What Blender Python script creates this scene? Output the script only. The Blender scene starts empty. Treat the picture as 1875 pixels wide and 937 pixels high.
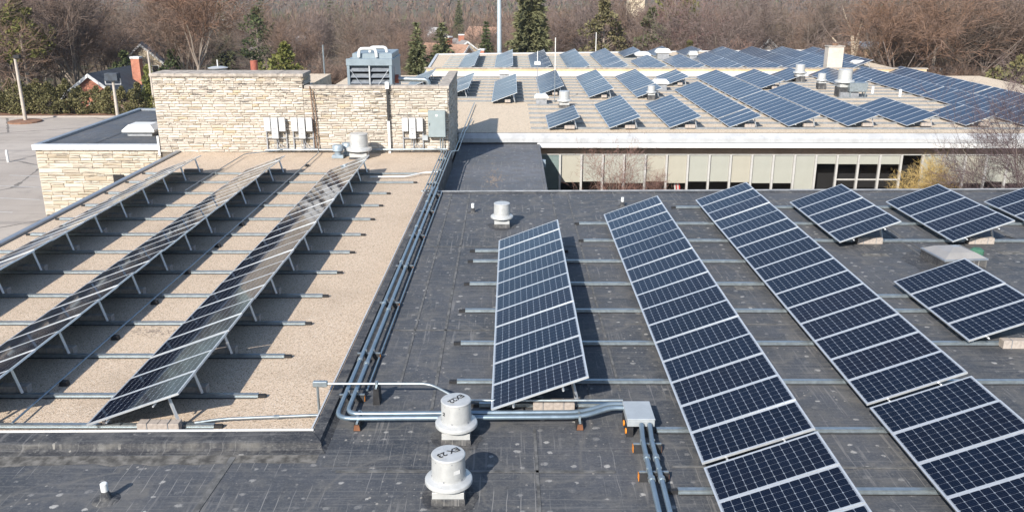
import bpy, math, random
from math import sin, cos, radians, pi, sqrt, atan2
from mathutils import Vector, Matrix

scene = bpy.context.scene
COL = scene.collection
rnd = random.Random(11)

# ------------------------------------------------------------------ camera
cam_d = bpy.data.cameras.new("camera")
cam_d.sensor_width = 36.0
cam_d.sensor_fit = 'HORIZONTAL'
cam_d.lens = 30.25
cam_d.clip_start = 0.1
cam_d.clip_end = 6000
cam = bpy.data.objects.new("camera", cam_d)
COL.objects.link(cam)
cam.location = (0, 0, 8.03)
cam.rotation_euler = (radians(90 - 17.77), radians(-0.07), radians(-0.07))
scene.camera = cam

# ------------------------------------------------------------------ light
SUN_EL, SUN_AZ = radians(32.5), radians(204.5)     # azimuth clockwise from +Y
w = bpy.data.worlds.new("World")
scene.world = w
w.use_nodes = True
wn = w.node_tree
bg = wn.nodes.get("Background") or wn.nodes.new("ShaderNodeBackground")
sky = wn.nodes.new("ShaderNodeTexSky")
sky.sky_type = 'NISHITA'
sky.sun_disc = False
sky.sun_elevation = SUN_EL
sky.sun_rotation = SUN_AZ
sky.dust_density = 0.5
sky.ozone_density = 1.3
wn.links.new(sky.outputs[0], bg.inputs[0])
bg.inputs[1].default_value = 0.11
sun_d = bpy.data.lights.new("sun", 'SUN')
sun_d.energy = 4.3
sun_d.angle = radians(0.55)
sun_d.color = (1.0, 0.94, 0.85)
sun = bpy.data.objects.new("sun", sun_d)
COL.objects.link(sun)
sd = Vector((sin(SUN_AZ) * cos(SUN_EL), cos(SUN_AZ) * cos(SUN_EL), sin(SUN_EL)))
sun.rotation_euler = sd.to_track_quat('Z', 'Y').to_euler()
sun.location = sd * 60
vs = scene.view_settings
vs.view_transform = 'Standard'
vs.look = 'None'
vs.exposure = 0.8
vs.gamma = 1.0
vs.use_curve_mapping = False
scene.cycles.max_bounces = 6
scene.cycles.transparent_max_bounces = 6
scene.cycles.volume_bounces = 0
scene.cycles.caustics_reflective = False
scene.cycles.caustics_refractive = False

# ------------------------------------------------------------------ node helpers
class NT:
    def __init__(s, name):
        s.m = bpy.data.materials.new(name)
        s.m.use_nodes = True
        s.t = s.m.node_tree
        s.b = s.t.nodes.get("Principled BSDF")
        s.co = None
    def n(s, typ, **kw):
        nd = s.t.nodes.new(typ)
        for k, v in kw.items():
            setattr(nd, k, v)
        return nd
    def put(s, sock, v):
        if isinstance(v, bpy.types.NodeSocket):
            s.t.links.new(v, sock)
        elif isinstance(v, (tuple, list)):
            sock.default_value = tuple(v) + ((1.0,) if len(v) == 3 and sock.type == 'RGBA' else ())
        else:
            sock.default_value = v
    def math(s, op, a, b=0.0, c=None, clamp=False):
        nd = s.n("ShaderNodeMath", operation=op, use_clamp=clamp)
        s.put(nd.inputs[0], a); s.put(nd.inputs[1], b)
        if c is not None: s.put(nd.inputs[2], c)
        return nd.outputs[0]
    def obj(s):
        if s.co is None: s.co = s.n("ShaderNodeTexCoord")
        return s.co.outputs["Object"]
    def uv(s):
        if s.co is None: s.co = s.n("ShaderNodeTexCoord")
        return s.co.outputs["UV"]
    def map(s, v, scale=(1, 1, 1), loc=(0, 0, 0), rot=(0, 0, 0)):
        nd = s.n("ShaderNodeMapping")
        s.put(nd.inputs["Vector"], v)
        nd.inputs["Scale"].default_value = scale
        nd.inputs["Location"].default_value = loc
        nd.inputs["Rotation"].default_value = rot
        return nd.outputs[0]
    def noise(s, v, scale, detail=4, rough=0.55, dist=0.0):
        nd = s.n("ShaderNodeTexNoise")
        s.put(nd.inputs["Vector"], v)
        nd.inputs["Scale"].default_value = scale
        nd.inputs["Detail"].default_value = detail
        nd.inputs["Roughness"].default_value = rough
        nd.inputs["Distortion"].default_value = dist
        return nd.outputs[0]
    def voro(s, v, scale, rand=1.0, feature='F1', dim='3D'):
        nd = s.n("ShaderNodeTexVoronoi", feature=feature, voronoi_dimensions=dim)
        s.put(nd.inputs["Vector"], v)
        nd.inputs["Scale"].default_value = scale
        nd.inputs["Randomness"].default_value = rand
        return nd
    def rng(s, v, a, b, c=0.0, d=1.0):
        nd = s.n("ShaderNodeMapRange", interpolation_type='SMOOTHSTEP')
        s.put(nd.inputs[0], v)
        for i, q in enumerate((a, b, c, d)): nd.inputs[i + 1].default_value = q
        return nd.outputs[0]
    def ramp(s, v, stops):
        nd = s.n("ShaderNodeValToRGB")
        s.put(nd.inputs[0], v)
        el = nd.color_ramp.elements
        while len(el) < len(stops): el.new(0.5)
        for e, (p, c) in zip(el, stops):
            e.position = p; e.color = tuple(c) + (1.0,)
        return nd.outputs[0]
    def mix(s, f, a, b, mode='MIX'):
        nd = s.n("ShaderNodeMix", data_type='RGBA', blend_type=mode)
        s.put(nd.inputs[0], f); s.put(nd.inputs[6], a); s.put(nd.inputs[7], b)
        return nd.outputs[2]
    def bump(s, h, strength=0.3, dist=0.02):
        nd = s.n("ShaderNodeBump")
        nd.inputs["Strength"].default_value = strength
        nd.inputs["Distance"].default_value = dist
        s.put(nd.inputs["Height"], h)
        s.t.links.new(nd.outputs[0], s.b.inputs["Normal"])
    def col(s, v): s.put(s.b.inputs["Base Color"], v)
    def set(s, rough=0.6, metal=0.0, spec=0.5):
        s.put(s.b.inputs["Roughness"], rough)
        s.put(s.b.inputs["Metallic"], metal)
        s.put(s.b.inputs["Specular IOR Level"], spec)
        return s
    def rand(s):
        return s.n("ShaderNodeObjectInfo").outputs["Random"]
    def island(s):
        return s.n("ShaderNodeNewGeometry").outputs["Random Per Island"]

def simple(name, c, rough=0.6, metal=0.0, var=0.12, scale=6.0, spec=0.5, grime=0.0):
    k = NT(name)
    n1 = k.noise(k.obj(), scale, 5, 0.6)
    a = tuple(x * (1 - var) for x in c); b = tuple(min(1, x * (1 + var)) for x in c)
    cc = k.mix(k.rng(n1, 0.3, 0.7), a, b)
    if grime:
        g = k.noise(k.map(k.obj(), (1, 1, 0.35)), scale * 2.3, 6, 0.7)
        cc = k.mix(k.math('MULTIPLY', k.rng(g, 0.52, 0.72), grime), cc, tuple(x * 0.35 for x in c))
    k.col(cc)
    k.set(k.rng(n1, 0.2, 0.8, rough * 0.85, min(1, rough * 1.15)), metal, spec)
    return k.m

# ------------------------------------------------------------------ materials
M = {}
def make_membrane(name, base=(0.046, 0.051, 0.060), spots=1.0):
    k = NT(name); o = k.obj()
    big = k.noise(o, 0.22, 6, 0.65)
    mid = k.noise(o, 1.7, 6, 0.65)
    fine = k.noise(o, 22, 4, 0.7)
    c = k.mix(k.rng(big, 0.35, 0.68), base, tuple(x * 1.5 for x in (base[0] * 1.12, base[1] * 1.05, base[2])))
    c = k.mix(k.math('MULTIPLY', k.rng(mid, 0.44, 0.70), 0.65), c, (0.112, 0.110, 0.108))
    mot = k.noise(o, 5.5, 5, 0.75)
    c = k.mix(k.math('MULTIPLY', k.rng(mot, 0.5, 0.68), 0.5), c, (0.13, 0.127, 0.123))
    c = k.mix(k.math('MULTIPLY', k.math('SUBTRACT', 1.0, k.rng(mot, 0.32, 0.46)), 0.4), c, (0.024, 0.026, 0.03))
    pond = k.rng(k.math('ABSOLUTE', k.math('SUBTRACT', k.noise(o, 0.33, 4, 0.5, 0.6), 0.5)), 0.0, 0.022)
    c = k.mix(k.math('MULTIPLY', k.math('SUBTRACT', 1.0, pond), 0.35), c, (0.16, 0.15, 0.135))
    # long scuffs that follow the sheets
    st = k.noise(k.map(o, (13, 0.45, 1)), 1.0, 3, 0.6)
    sm = k.rng(k.noise(o, 0.35, 2), 0.45, 0.6)
    c = k.mix(k.math('MULTIPLY', k.math('MULTIPLY', k.rng(st, 0.57, 0.64), sm), 0.6), c, (0.20, 0.193, 0.187))
    sx = k.n("ShaderNodeSeparateXYZ"); k.put(sx.inputs[0], o)
    lf = k.math('FRACT', k.math('ADD', k.math('MULTIPLY', sx.outputs[0], 4.3), k.math('MULTIPLY', k.noise(o, 0.8, 2), 0.5)))
    ln = k.math('LESS_THAN', lf, 0.055)
    lm = k.math('MULTIPLY', k.rng(k.noise(o, 1.3, 3), 0.42, 0.58), k.rng(sx.outputs[1], 14.2, 13.0))
    lm = k.math('MULTIPLY', lm, k.rng(k.noise(k.map(o, (1, .3, 1)), 0.5, 2), 0.38, 0.55))
    c = k.mix(k.math('MULTIPLY', k.math('MULTIPLY', ln, lm), 0.6), c, (0.30, 0.29, 0.275))
    st2 = k.noise(k.map(o, (0.5, 16, 1)), 1.0, 3, 0.6)
    c = k.mix(k.math('MULTIPLY', k.rng(st2, 0.54, 0.64), 0.42), c, (0.15, 0.146, 0.143))
    c = k.mix(k.math('MULTIPLY', k.rng(fine, 0.46, 0.72), 0.42), c, (0.15, 0.146, 0.142))
    # worn fastener plates on a loose grid, dried mud
    wob = k.noise(o, 11, 4, 0.7)
    ov = k.n("ShaderNodeVectorMath", operation='ADD')
    k.put(ov.inputs[0], k.map(o, (1 / 0.50, 1 / 0.42, 0.0)))
    k.put(ov.inputs[1], k.math('MULTIPLY', wob, 0.30))
    v = k.voro(ov.outputs[0], 1.0, 0.6, 'F1', '2D')
    sep = k.n("ShaderNodeSeparateColor"); k.put(sep.inputs[0], v.outputs["Color"])
    size = k.math('MULTIPLY_ADD', sep.outputs[1], 0.075, 0.055)
    m = k.math('SUBTRACT', 1.0, k.rng(k.math('SUBTRACT', v.outputs["Distance"], size), -0.02, 0.03))
    m = k.math('MULTIPLY', m, k.math('MULTIPLY', k.rng(sep.outputs[0], 0.2, 0.95, 0.1, 0.9), k.rng(k.noise(o, 0.45, 3), 0.35, 0.6, 0.35, 1.0)))
    m = k.math('MULTIPLY', m, k.rng(fine, 0.3, 0.55, 0.35, 1.0))
    c = k.mix(k.math('MULTIPLY', m, spots), c, (0.42, 0.405, 0.38))
    v2 = k.voro(k.map(o, (7, 5.5, 0)), 1.0, 1.0, 'F1', '2D')
    sep2 = k.n("ShaderNodeSeparateColor"); k.put(sep2.inputs[0], v2.outputs["Color"])
    m2 = k.math('MULTIPLY', k.math('LESS_THAN', v2.outputs["Distance"], k.math('MULTIPLY_ADD', sep2.outputs[1], 0.12, 0.05)), k.math('MULTIPLY', k.rng(sep2.outputs[0], 0.5, 0.85, 0, 0.7), k.rng(k.noise(o, 0.8, 3), 0.5, 0.62, 0.15, 1.0)))
    c = k.mix(m2, c, (0.33, 0.31, 0.28))
    k.col(c)
    k.set(k.rng(mid, 0.3, 0.7, 0.62, 0.8), 0.0, 0.35)
    k.bump(k.math('ADD', k.math('MULTIPLY', fine, 0.4), mid), 0.25, 0.02)
    return k.m
M['membrane'] = make_membrane("black_membrane")
M['membrane_smooth'] = make_membrane("curb_membrane", (0.026, 0.028, 0.033), 0.15)
M['membrane_link'] = make_membrane("weathered_link_membrane", (0.085, 0.094, 0.110), 0.6)
M['lap'] = simple("dusty_lap_edge", (0.105, 0.104, 0.102), 0.85, 0, 0.45, 4)
M['membrane_blue'] = make_membrane("grey_membrane", (0.050, 0.060, 0.076), 0.1)

def make_gravel(name, a, b, c3, scale=55.0, dirt=0.35):
    k = NT(name); o = k.obj()
    v = k.voro(k.map(o, (1, 1, 0.2)), scale, 1.0)
    sep = k.n("ShaderNodeSeparateColor"); k.put(sep.inputs[0], v.outputs["Color"])
    c = k.ramp(sep.outputs[0], [(0.0, tuple(x * 0.36 for x in a)), (0.2, a), (0.55, b), (0.93, c3), (1.0, (0.7, 0.64, 0.56))])
    big = k.noise(o, 0.5, 6, 0.6)
    c = k.mix(k.math('MULTIPLY', k.rng(big, 0.45, 0.75), dirt), c, tuple(x * 0.62 for x in a))
    sc = k.noise(o, 14, 4, 0.8)
    c = k.mix(k.math('MULTIPLY', k.rng(sc, 0.52, 0.8), 0.45), c, tuple(x * 0.6 for x in a))
    k.col(c); k.set(0.9, 0, 0.2)
    k.bump(v.outputs["Distance"], 0.6, 0.02)
    return k.m
M['gravel'] = make_gravel("pea_gravel", (0.50, 0.39, 0.285), (0.60, 0.475, 0.36), (0.67, 0.55, 0.43))
M['gravel_far'] = make_gravel("roof_gravel", (0.56, 0.455, 0.335), (0.64, 0.525, 0.395), (0.68, 0.57, 0.445), 30.0, 0.15)

def make_cells(far=False):
    k = NT("solar_cells_far" if far else "solar_cells")
    sep = k.n("ShaderNodeSeparateXYZ"); k.put(sep.inputs[0], k.uv())
    u, v = sep.outputs[0], sep.outputs[1]
    def cell(x):                       # distance to the nearest cell edge, 0..0.5
        f = k.math('FRACT', x)
        return k.math('MINIMUM', f, k.math('SUBTRACT', 1.0, f))
    du, dv = cell(u), cell(v)
    gu = k.math('LESS_THAN', du, 0.019)
    gv = k.math('LESS_THAN', dv, 0.012)
    dia = k.math('LESS_THAN', k.math('ADD', du, dv), 0.115)
    gap = k.math('MAXIMUM', k.math('MAXIMUM', gu, k.math('MULTIPLY', gv, 0.75)), dia)
    out = k.math('MAXIMUM', k.math('MAXIMUM', k.math('LESS_THAN', u, 0.0), k.math('GREATER_THAN', u, 12.0)),
                 k.math('MAXIMUM', k.math('LESS_THAN', v, 0.0), k.math('GREATER_THAN', v, 6.0)))
    gap = k.math('MAXIMUM', gap, k.math('MULTIPLY', out, 0.9))
    r = k.rand()
    fl = k.n("ShaderNodeCombineXYZ")
    k.put(fl.inputs[0], k.math('FLOOR', u)); k.put(fl.inputs[1], k.math('FLOOR', v)); k.put(fl.inputs[2], k.math('MULTIPLY', r, 91.0))
    wn_ = k.n("ShaderNodeTexWhiteNoise"); k.put(wn_.inputs["Vector"], fl.outputs[0])
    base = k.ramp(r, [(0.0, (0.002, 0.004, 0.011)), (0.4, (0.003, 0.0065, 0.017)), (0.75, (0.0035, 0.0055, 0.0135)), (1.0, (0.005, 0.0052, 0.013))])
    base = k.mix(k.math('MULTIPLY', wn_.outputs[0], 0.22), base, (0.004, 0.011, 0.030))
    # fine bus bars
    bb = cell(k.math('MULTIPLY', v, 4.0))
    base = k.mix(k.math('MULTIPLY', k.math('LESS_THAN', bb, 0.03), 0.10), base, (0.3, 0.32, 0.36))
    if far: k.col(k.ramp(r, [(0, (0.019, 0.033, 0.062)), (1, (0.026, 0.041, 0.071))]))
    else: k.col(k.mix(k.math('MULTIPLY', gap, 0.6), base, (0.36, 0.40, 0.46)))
    dust = k.noise(k.map(k.uv(), (1, 1, 1)), 0.12, 3, 0.5)
    k.set(0.3 if far else k.rng(dust, 0.3, 0.75, 0.04, 0.10), 0.0, 0.4 if far else 0.2)
    k.put(k.b.inputs["IOR"], 1.5)
    return k.m
M['cells'] = make_cells()
M['cells_far'] = make_cells(True)

def make_stone(name, ramp, mossy=0.5):
    k = NT(name)
    r = k.math('FRACT', k.math('ADD', k.math('MULTIPLY', k.rand(), 7.31), k.island()))
    c = k.ramp(r, ramp)
    geo = k.n("ShaderNodeNewGeometry").outputs["Position"]
    st = k.noise(k.map(geo, (0.9, 0.9, 5.0)), 1.5, 7, 0.72)
    big = k.noise(geo, 0.33, 3)
    c = k.mix(k.math('MULTIPLY', k.math('MULTIPLY', k.rng(st, 0.53, 0.62), k.rng(big, 0.38, 0.58, 0.2, 1)), mossy), c, (0.12, 0.11, 0.105))
    fine = k.noise(geo, 9, 6, 0.7)
    c = k.mix(k.math('MULTIPLY', k.rng(fine, 0.5, 0.75), 0.3), c, (0.34, 0.29, 0.23))
    k.col(c); k.set(0.92, 0, 0.2)
    k.bump(fine, 0.5, 0.02)
    return k.m
M['stone'] = make_stone("limestone", [(0, (0.42, 0.365, 0.305)), (0.25, (0.51, 0.46, 0.395)), (0.6, (0.555, 0.505, 0.44)), (0.86, (0.47, 0.415, 0.355)), (0.96, (0.45, 0.37, 0.26)), (1, (0.28, 0.25, 0.22))], 0.95)
M['stone_warm'] = make_stone("warm_limestone", [(0, (0.42, 0.365, 0.295)), (0.3, (0.50, 0.45, 0.375)), (0.62, (0.52, 0.48, 0.405)), (0.86, (0.40, 0.335, 0.25)), (1, (0.47, 0.41, 0.33))], 0.6)
M['mortar'] = simple("mortar", (0.15, 0.128, 0.105), 0.95, 0, 0.2, 5)
M['cap'] = simple("weathered_cap_stone", (0.36, 0.32, 0.28), 0.9, 0, 0.3, 3, 0.2, 0.6)

def make_brick(name, a, b, mortar, sc=1.0):
    k = NT(name)
    geo = k.n("ShaderNodeNewGeometry").outputs["Position"]
    sp = k.n("ShaderNodeSeparateXYZ"); k.put(sp.inputs[0], geo)
    cb = k.n("ShaderNodeCombineXYZ")
    k.put(cb.inputs[0], k.math('ADD', sp.outputs[0], sp.outputs[1])); k.put(cb.inputs[1], sp.outputs[2])
    br = k.n("ShaderNodeTexBrick")
    k.put(br.inputs["Vector"], cb.outputs[0])
    br.inputs["Scale"].default_value = sc
    br.inputs["Mortar Size"].default_value = 0.008
    br.inputs["Brick Width"].default_value = 0.21
    br.inputs["Row Height"].default_value = 0.07
    k.put(br.inputs["Color1"], a); k.put(br.inputs["Color2"], b); k.put(br.inputs["Mortar"], mortar)
    n1 = k.noise(geo, 0.8, 5)
    k.col(k.mix(k.math('MULTIPLY', k.rng(n1, 0.45, 0.7), 0.4), br.outputs[0], tuple(x * 0.7 for x in a)))
    k.set(0.9, 0, 0.2)
    return k.m
M['brick_tan'] = make_brick("tan_brick", (0.52, 0.36, 0.20), (0.60, 0.44, 0.27), (0.5, 0.42, 0.32))
M['brick_brown'] = make_brick("brown_brick", (0.28, 0.19, 0.13), (0.34, 0.23, 0.16), (0.3, 0.26, 0.22))
M['brick_red'] = make_brick("red_brick", (0.42, 0.13, 0.075), (0.50, 0.18, 0.10), (0.40, 0.3, 0.25))
M['brick_pale'] = make_brick("pale_brick", (0.50, 0.45, 0.40), (0.58, 0.53, 0.47), (0.45, 0.41, 0.36))

M['galv'] = simple("galvanised_steel", (0.34, 0.385, 0.41), 0.42, 0.75, 0.12, 9)
M['alu'] = simple("aluminium_frame", (0.62, 0.64, 0.66), 0.38, 0.55, 0.05, 5)
M['alu_dark'] = simple("mill_aluminium", (0.33, 0.36, 0.40), 0.45, 0.6, 0.1, 5)
M['conduit'] = simple("steel_conduit", (0.22, 0.285, 0.34), 0.35, 0.6, 0.1, 5)
M['white'] = simple("white_paint", (0.64, 0.64, 0.63), 0.45, 0, 0.04, 4, 0.5, 0.12)
M['white_metal'] = simple("white_fascia_metal", (0.50, 0.51, 0.525), 0.4, 0.0, 0.06, 2, 0.5, 0.2)
M['grey_fascia'] = simple("pale_grey_fascia", (0.43, 0.435, 0.44), 0.45, 0.0, 0.10, 1.2, 0.5, 0.25)
M['fan'] = simple("spun_aluminium_fan", (0.50, 0.505, 0.50), 0.42, 0.3, 0.07, 6, 0.5, 0.15)
M['fan_dark'] = simple("dull_metal", (0.32, 0.33, 0.35), 0.55, 0.5, 0.15, 5, 0.5, 0.2)
M['fan_blue'] = simple("blue_grey_metal", (0.30, 0.36, 0.41), 0.5, 0.4, 0.1, 5)
M['trim_grey'] = simple("dull_edge_metal", (0.36, 0.36, 0.355), 0.6, 0.1, 0.25, 3)
M['inv'] = simple("inverter_white", (0.50, 0.505, 0.51), 0.45, 0, 0.03, 4)
M['rail_shaded'] = simple("shade_darkened_rail", (0.23, 0.245, 0.26), 0.55, 0.3, 0.15, 3)  # base colour darkened to carry the shading seen along these rails
M['black'] = simple("black_rubber", (0.018, 0.018, 0.02), 0.7, 0, 0.25, 8)
M['ink'] = simple("black_marker", (0.012, 0.012, 0.014), 0.7, 0, 0.1, 8)
M['orange'] = simple("orange_reflector", (0.75, 0.25, 0.02), 0.4, 0, 0.15, 20)
M['rust'] = simple("brown_rubber", (0.16, 0.065, 0.03), 0.7, 0, 0.25, 15)
M['block'] = simple("concrete_block", (0.36, 0.315, 0.28), 0.95, 0, 0.16, 12, 0.2)
M['cabinet'] = simple("grey_cabinet_paint", (0.24, 0.285, 0.295), 0.45, 0, 0.05, 3)
M['box'] = simple("light_grey_box", (0.38, 0.41, 0.43), 0.42, 0.2, 0.06, 4)
M['hvac'] = simple("blue_grey_hvac_paint", (0.22, 0.27, 0.305), 0.5, 0.1, 0.08, 2, 0.5, 0.2)
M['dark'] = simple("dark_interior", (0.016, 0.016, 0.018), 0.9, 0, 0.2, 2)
M['red_pipe'] = simple("rust_red_pipe", (0.30, 0.09, 0.06), 0.7, 0, 0.2, 6)
M['copper'] = simple("brown_pipe", (0.20, 0.12, 0.08), 0.6, 0.2, 0.2, 6)
M['blind'] = simple("pale_roller_blind", (0.56, 0.57, 0.525), 0.9, 0, 0.03, 1.0, 0.2)
M['blind_warm'] = simple("cream_roller_blind", (0.60, 0.575, 0.50), 0.9, 0, 0.03, 1.0, 0.2)
M['mullion'] = simple("grey_mullion", (0.50, 0.49, 0.47), 0.5, 0.2, 0.06, 4)
M['bay_green'] = simple("grey_green_sheet", (0.26, 0.34, 0.34), 0.5, 0, 0.06, 3)
M['skylight'] = simple("milky_skylight_dome", (0.27, 0.26, 0.25), 0.22, 0, 0.08, 1.4, 0.6)
M['green'] = simple("green_paint", (0.05, 0.14, 0.09), 0.6, 0, 0.15, 6)
M['shingle'] = simple("dark_slate_shingle", (0.045, 0.055, 0.07), 0.85, 0, 0.3, 3)
M['shingle_brown'] = simple("brown_shingle", (0.20, 0.12, 0.085), 0.9, 0, 0.25, 3)
M['shingle_orange'] = simple("terracotta_shingle", (0.30, 0.18, 0.125), 0.9, 0, 0.2, 3)
M['shingle_grey'] = simple("grey_shingle", (0.24, 0.22, 0.21), 0.9, 0, 0.25, 3)
M['cream'] = simple("cream_siding", (0.62, 0.52, 0.38), 0.8, 0, 0.06, 3)
M['pole'] = simple("weathered_timber_pole", (0.42, 0.37, 0.32), 0.85, 0, 0.15, 2)
M['steel_pole'] = simple("painted_steel_pole", (0.42, 0.48, 0.52), 0.45, 0.2, 0.06, 2)
M['stripe'] = simple("red_cloth", (0.5, 0.05, 0.05), 0.8)

def make_glass():
    k = NT("window_glass")
    tr = k.n("ShaderNodeBsdfTransparent"); tr.inputs[0].default_value = (0.93, 0.93, 0.92, 1)
    gl = k.n("ShaderNodeBsdfGlossy"); gl.inputs["Roughness"].default_value = 0.02
    fr = k.n("ShaderNodeFresnel"); fr.inputs[0].default_value = 1.5
    mx = k.n("ShaderNodeMixShader")
    k.put(mx.inputs[0], fr.outputs[0])
    k.t.links.new(tr.outputs[0], mx.inputs[1]); k.t.links.new(gl.outputs[0], mx.inputs[2])
    k.t.links.new(mx.outputs[0], k.t.nodes["Material Output"].inputs[0])
    return k.m
M['glass'] = make_glass()

def make_lot():
    k = NT("worn_shadow_streaked_asphalt"); o = k.obj()
    b = k.noise(o, 0.08, 6, 0.6); m_ = k.noise(o, 0.9, 6, 0.65); f = k.noise(o, 16, 4, 0.7)
    c = k.ramp(b, [(0.3, (0.35, 0.305, 0.265)), (0.55, (0.44, 0.39, 0.345)), (0.75, (0.48, 0.43, 0.385))])
    c = k.mix(k.math('MULTIPLY', k.rng(m_, 0.5, 0.75), 0.4), c, (0.19, 0.175, 0.165))
    s = k.noise(k.map(o, (0.12, 1.1, 1)), 1.0, 5, 0.6)
    c = k.mix(k.math('MULTIPLY', k.rng(s, 0.52, 0.68), 0.35), c, (0.16, 0.15, 0.145))  # long dark streaks: branch shadows put into the asphalt colour
    v = k.voro(k.map(o, (1, 1, 0)), 0.11, 1.0, 'DISTANCE_TO_EDGE')
    c = k.mix(k.math('MULTIPLY', k.math('LESS_THAN', k.math('ADD', v.outputs["Distance"], k.math('MULTIPLY', k.math('SUBTRACT', m_, 0.5), 0.06)), 0.009), 0.75), c, (0.09, 0.085, 0.08))
    c = k.mix(k.math('MULTIPLY', f, 0.25), c, (0.17, 0.16, 0.15))
    k.col(c); k.set(0.9, 0, 0.25)
    return k.m
M['lot'] = make_lot()
def make_ground():
    k = NT("leaf_litter_and_lawn"); o = k.obj()
    b = k.noise(o, 0.035, 5); f = k.noise(o, 0.8, 6, 0.7)
    c = k.ramp(b, [(0.35, (0.13, 0.095, 0.065)), (0.52, (0.15, 0.12, 0.075)), (0.62, (0.085, 0.10, 0.04)), (0.75, (0.16, 0.115, 0.085))])
    k.col(k.mix(k.math('MULTIPLY', f, 0.5), c, (0.07, 0.055, 0.045))); k.set(0.95, 0, 0.2)
    return k.m
M['ground'] = make_ground()
M['mulch'] = simple("red_brown_mulch", (0.20, 0.11, 0.07), 0.95, 0, 0.3, 3)
M['paint_line'] = simple("faded_line_paint", (0.42, 0.40, 0.38), 0.8, 0, 0.15, 2)

def make_twig(name, stops, rough=0.9):
    k = NT(name)
    c = k.ramp(k.rand(), stops)
    g = k.noise(k.obj(), 0.7, 3)
    k.col(k.mix(k.math('MULTIPLY', k.rng(g, 0.35, 0.7), 0.45), c, (0.19, 0.15, 0.135)))
    k.set(rough, 0, 0.15)
    return k.m
M['twig'] = make_twig("bare_twigs", [(0, (0.155, 0.115, 0.090)), (0.2, (0.19, 0.126, 0.092)), (0.4, (0.145, 0.116, 0.100)), (0.55, (0.215, 0.130, 0.088)), (0.7, (0.125, 0.100, 0.080)), (0.85, (0.165, 0.126, 0.115)), (1, (0.165, 0.138, 0.088))])
M['bark'] = make_twig("grey_brown_bark", [(0, (0.22, 0.185, 0.155)), (0.5, (0.30, 0.25, 0.20)), (1, (0.17, 0.14, 0.125))])
M['twig_yellow'] = make_twig("budding_yellow_twigs", [(0, (0.50, 0.36, 0.12)), (1, (0.46, 0.33, 0.12))])
M['twig_red'] = make_twig("reddish_twigs", [(0, (0.24, 0.13, 0.10)), (1, (0.20, 0.12, 0.11))])
M['twig_plum'] = make_twig("plum_grey_twigs", [(0, (0.10, 0.07, 0.075)), (1, (0.10, 0.07, 0.075))])
def make_leaf(name, a, b):
    k = NT(name)
    r = k.island()
    c = k.mix(r, a, b)
    c = k.mix(k.math('MULTIPLY', k.rand(), 0.4), c, tuple(x * 0.7 for x in a))
    k.col(c); k.set(0.75, 0, 0.25)
    return k.m
M['spruce'] = make_leaf("spruce_needles", (0.078, 0.092, 0.044), (0.18, 0.18, 0.09))
M['spruce_olive'] = make_leaf("olive_spruce_needles", (0.115, 0.122, 0.058), (0.215, 0.205, 0.11))
M['olive'] = make_leaf("olive_brown_foliage", (0.10, 0.095, 0.045), (0.19, 0.16, 0.085))
M['pine'] = make_leaf("pine_needles", (0.10, 0.115, 0.028), (0.22, 0.21, 0.07))
M['pine_dark'] = make_leaf("dark_pine_needles", (0.045, 0.065, 0.028), (0.11, 0.125, 0.05))
M['cedar'] = make_leaf("cedar_leaves", (0.125, 0.14, 0.04), (0.24, 0.235, 0.08))
M['shrub'] = make_leaf("shrub_leaves", (0.11, 0.11, 0.045), (0.23, 0.20, 0.095))

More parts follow.
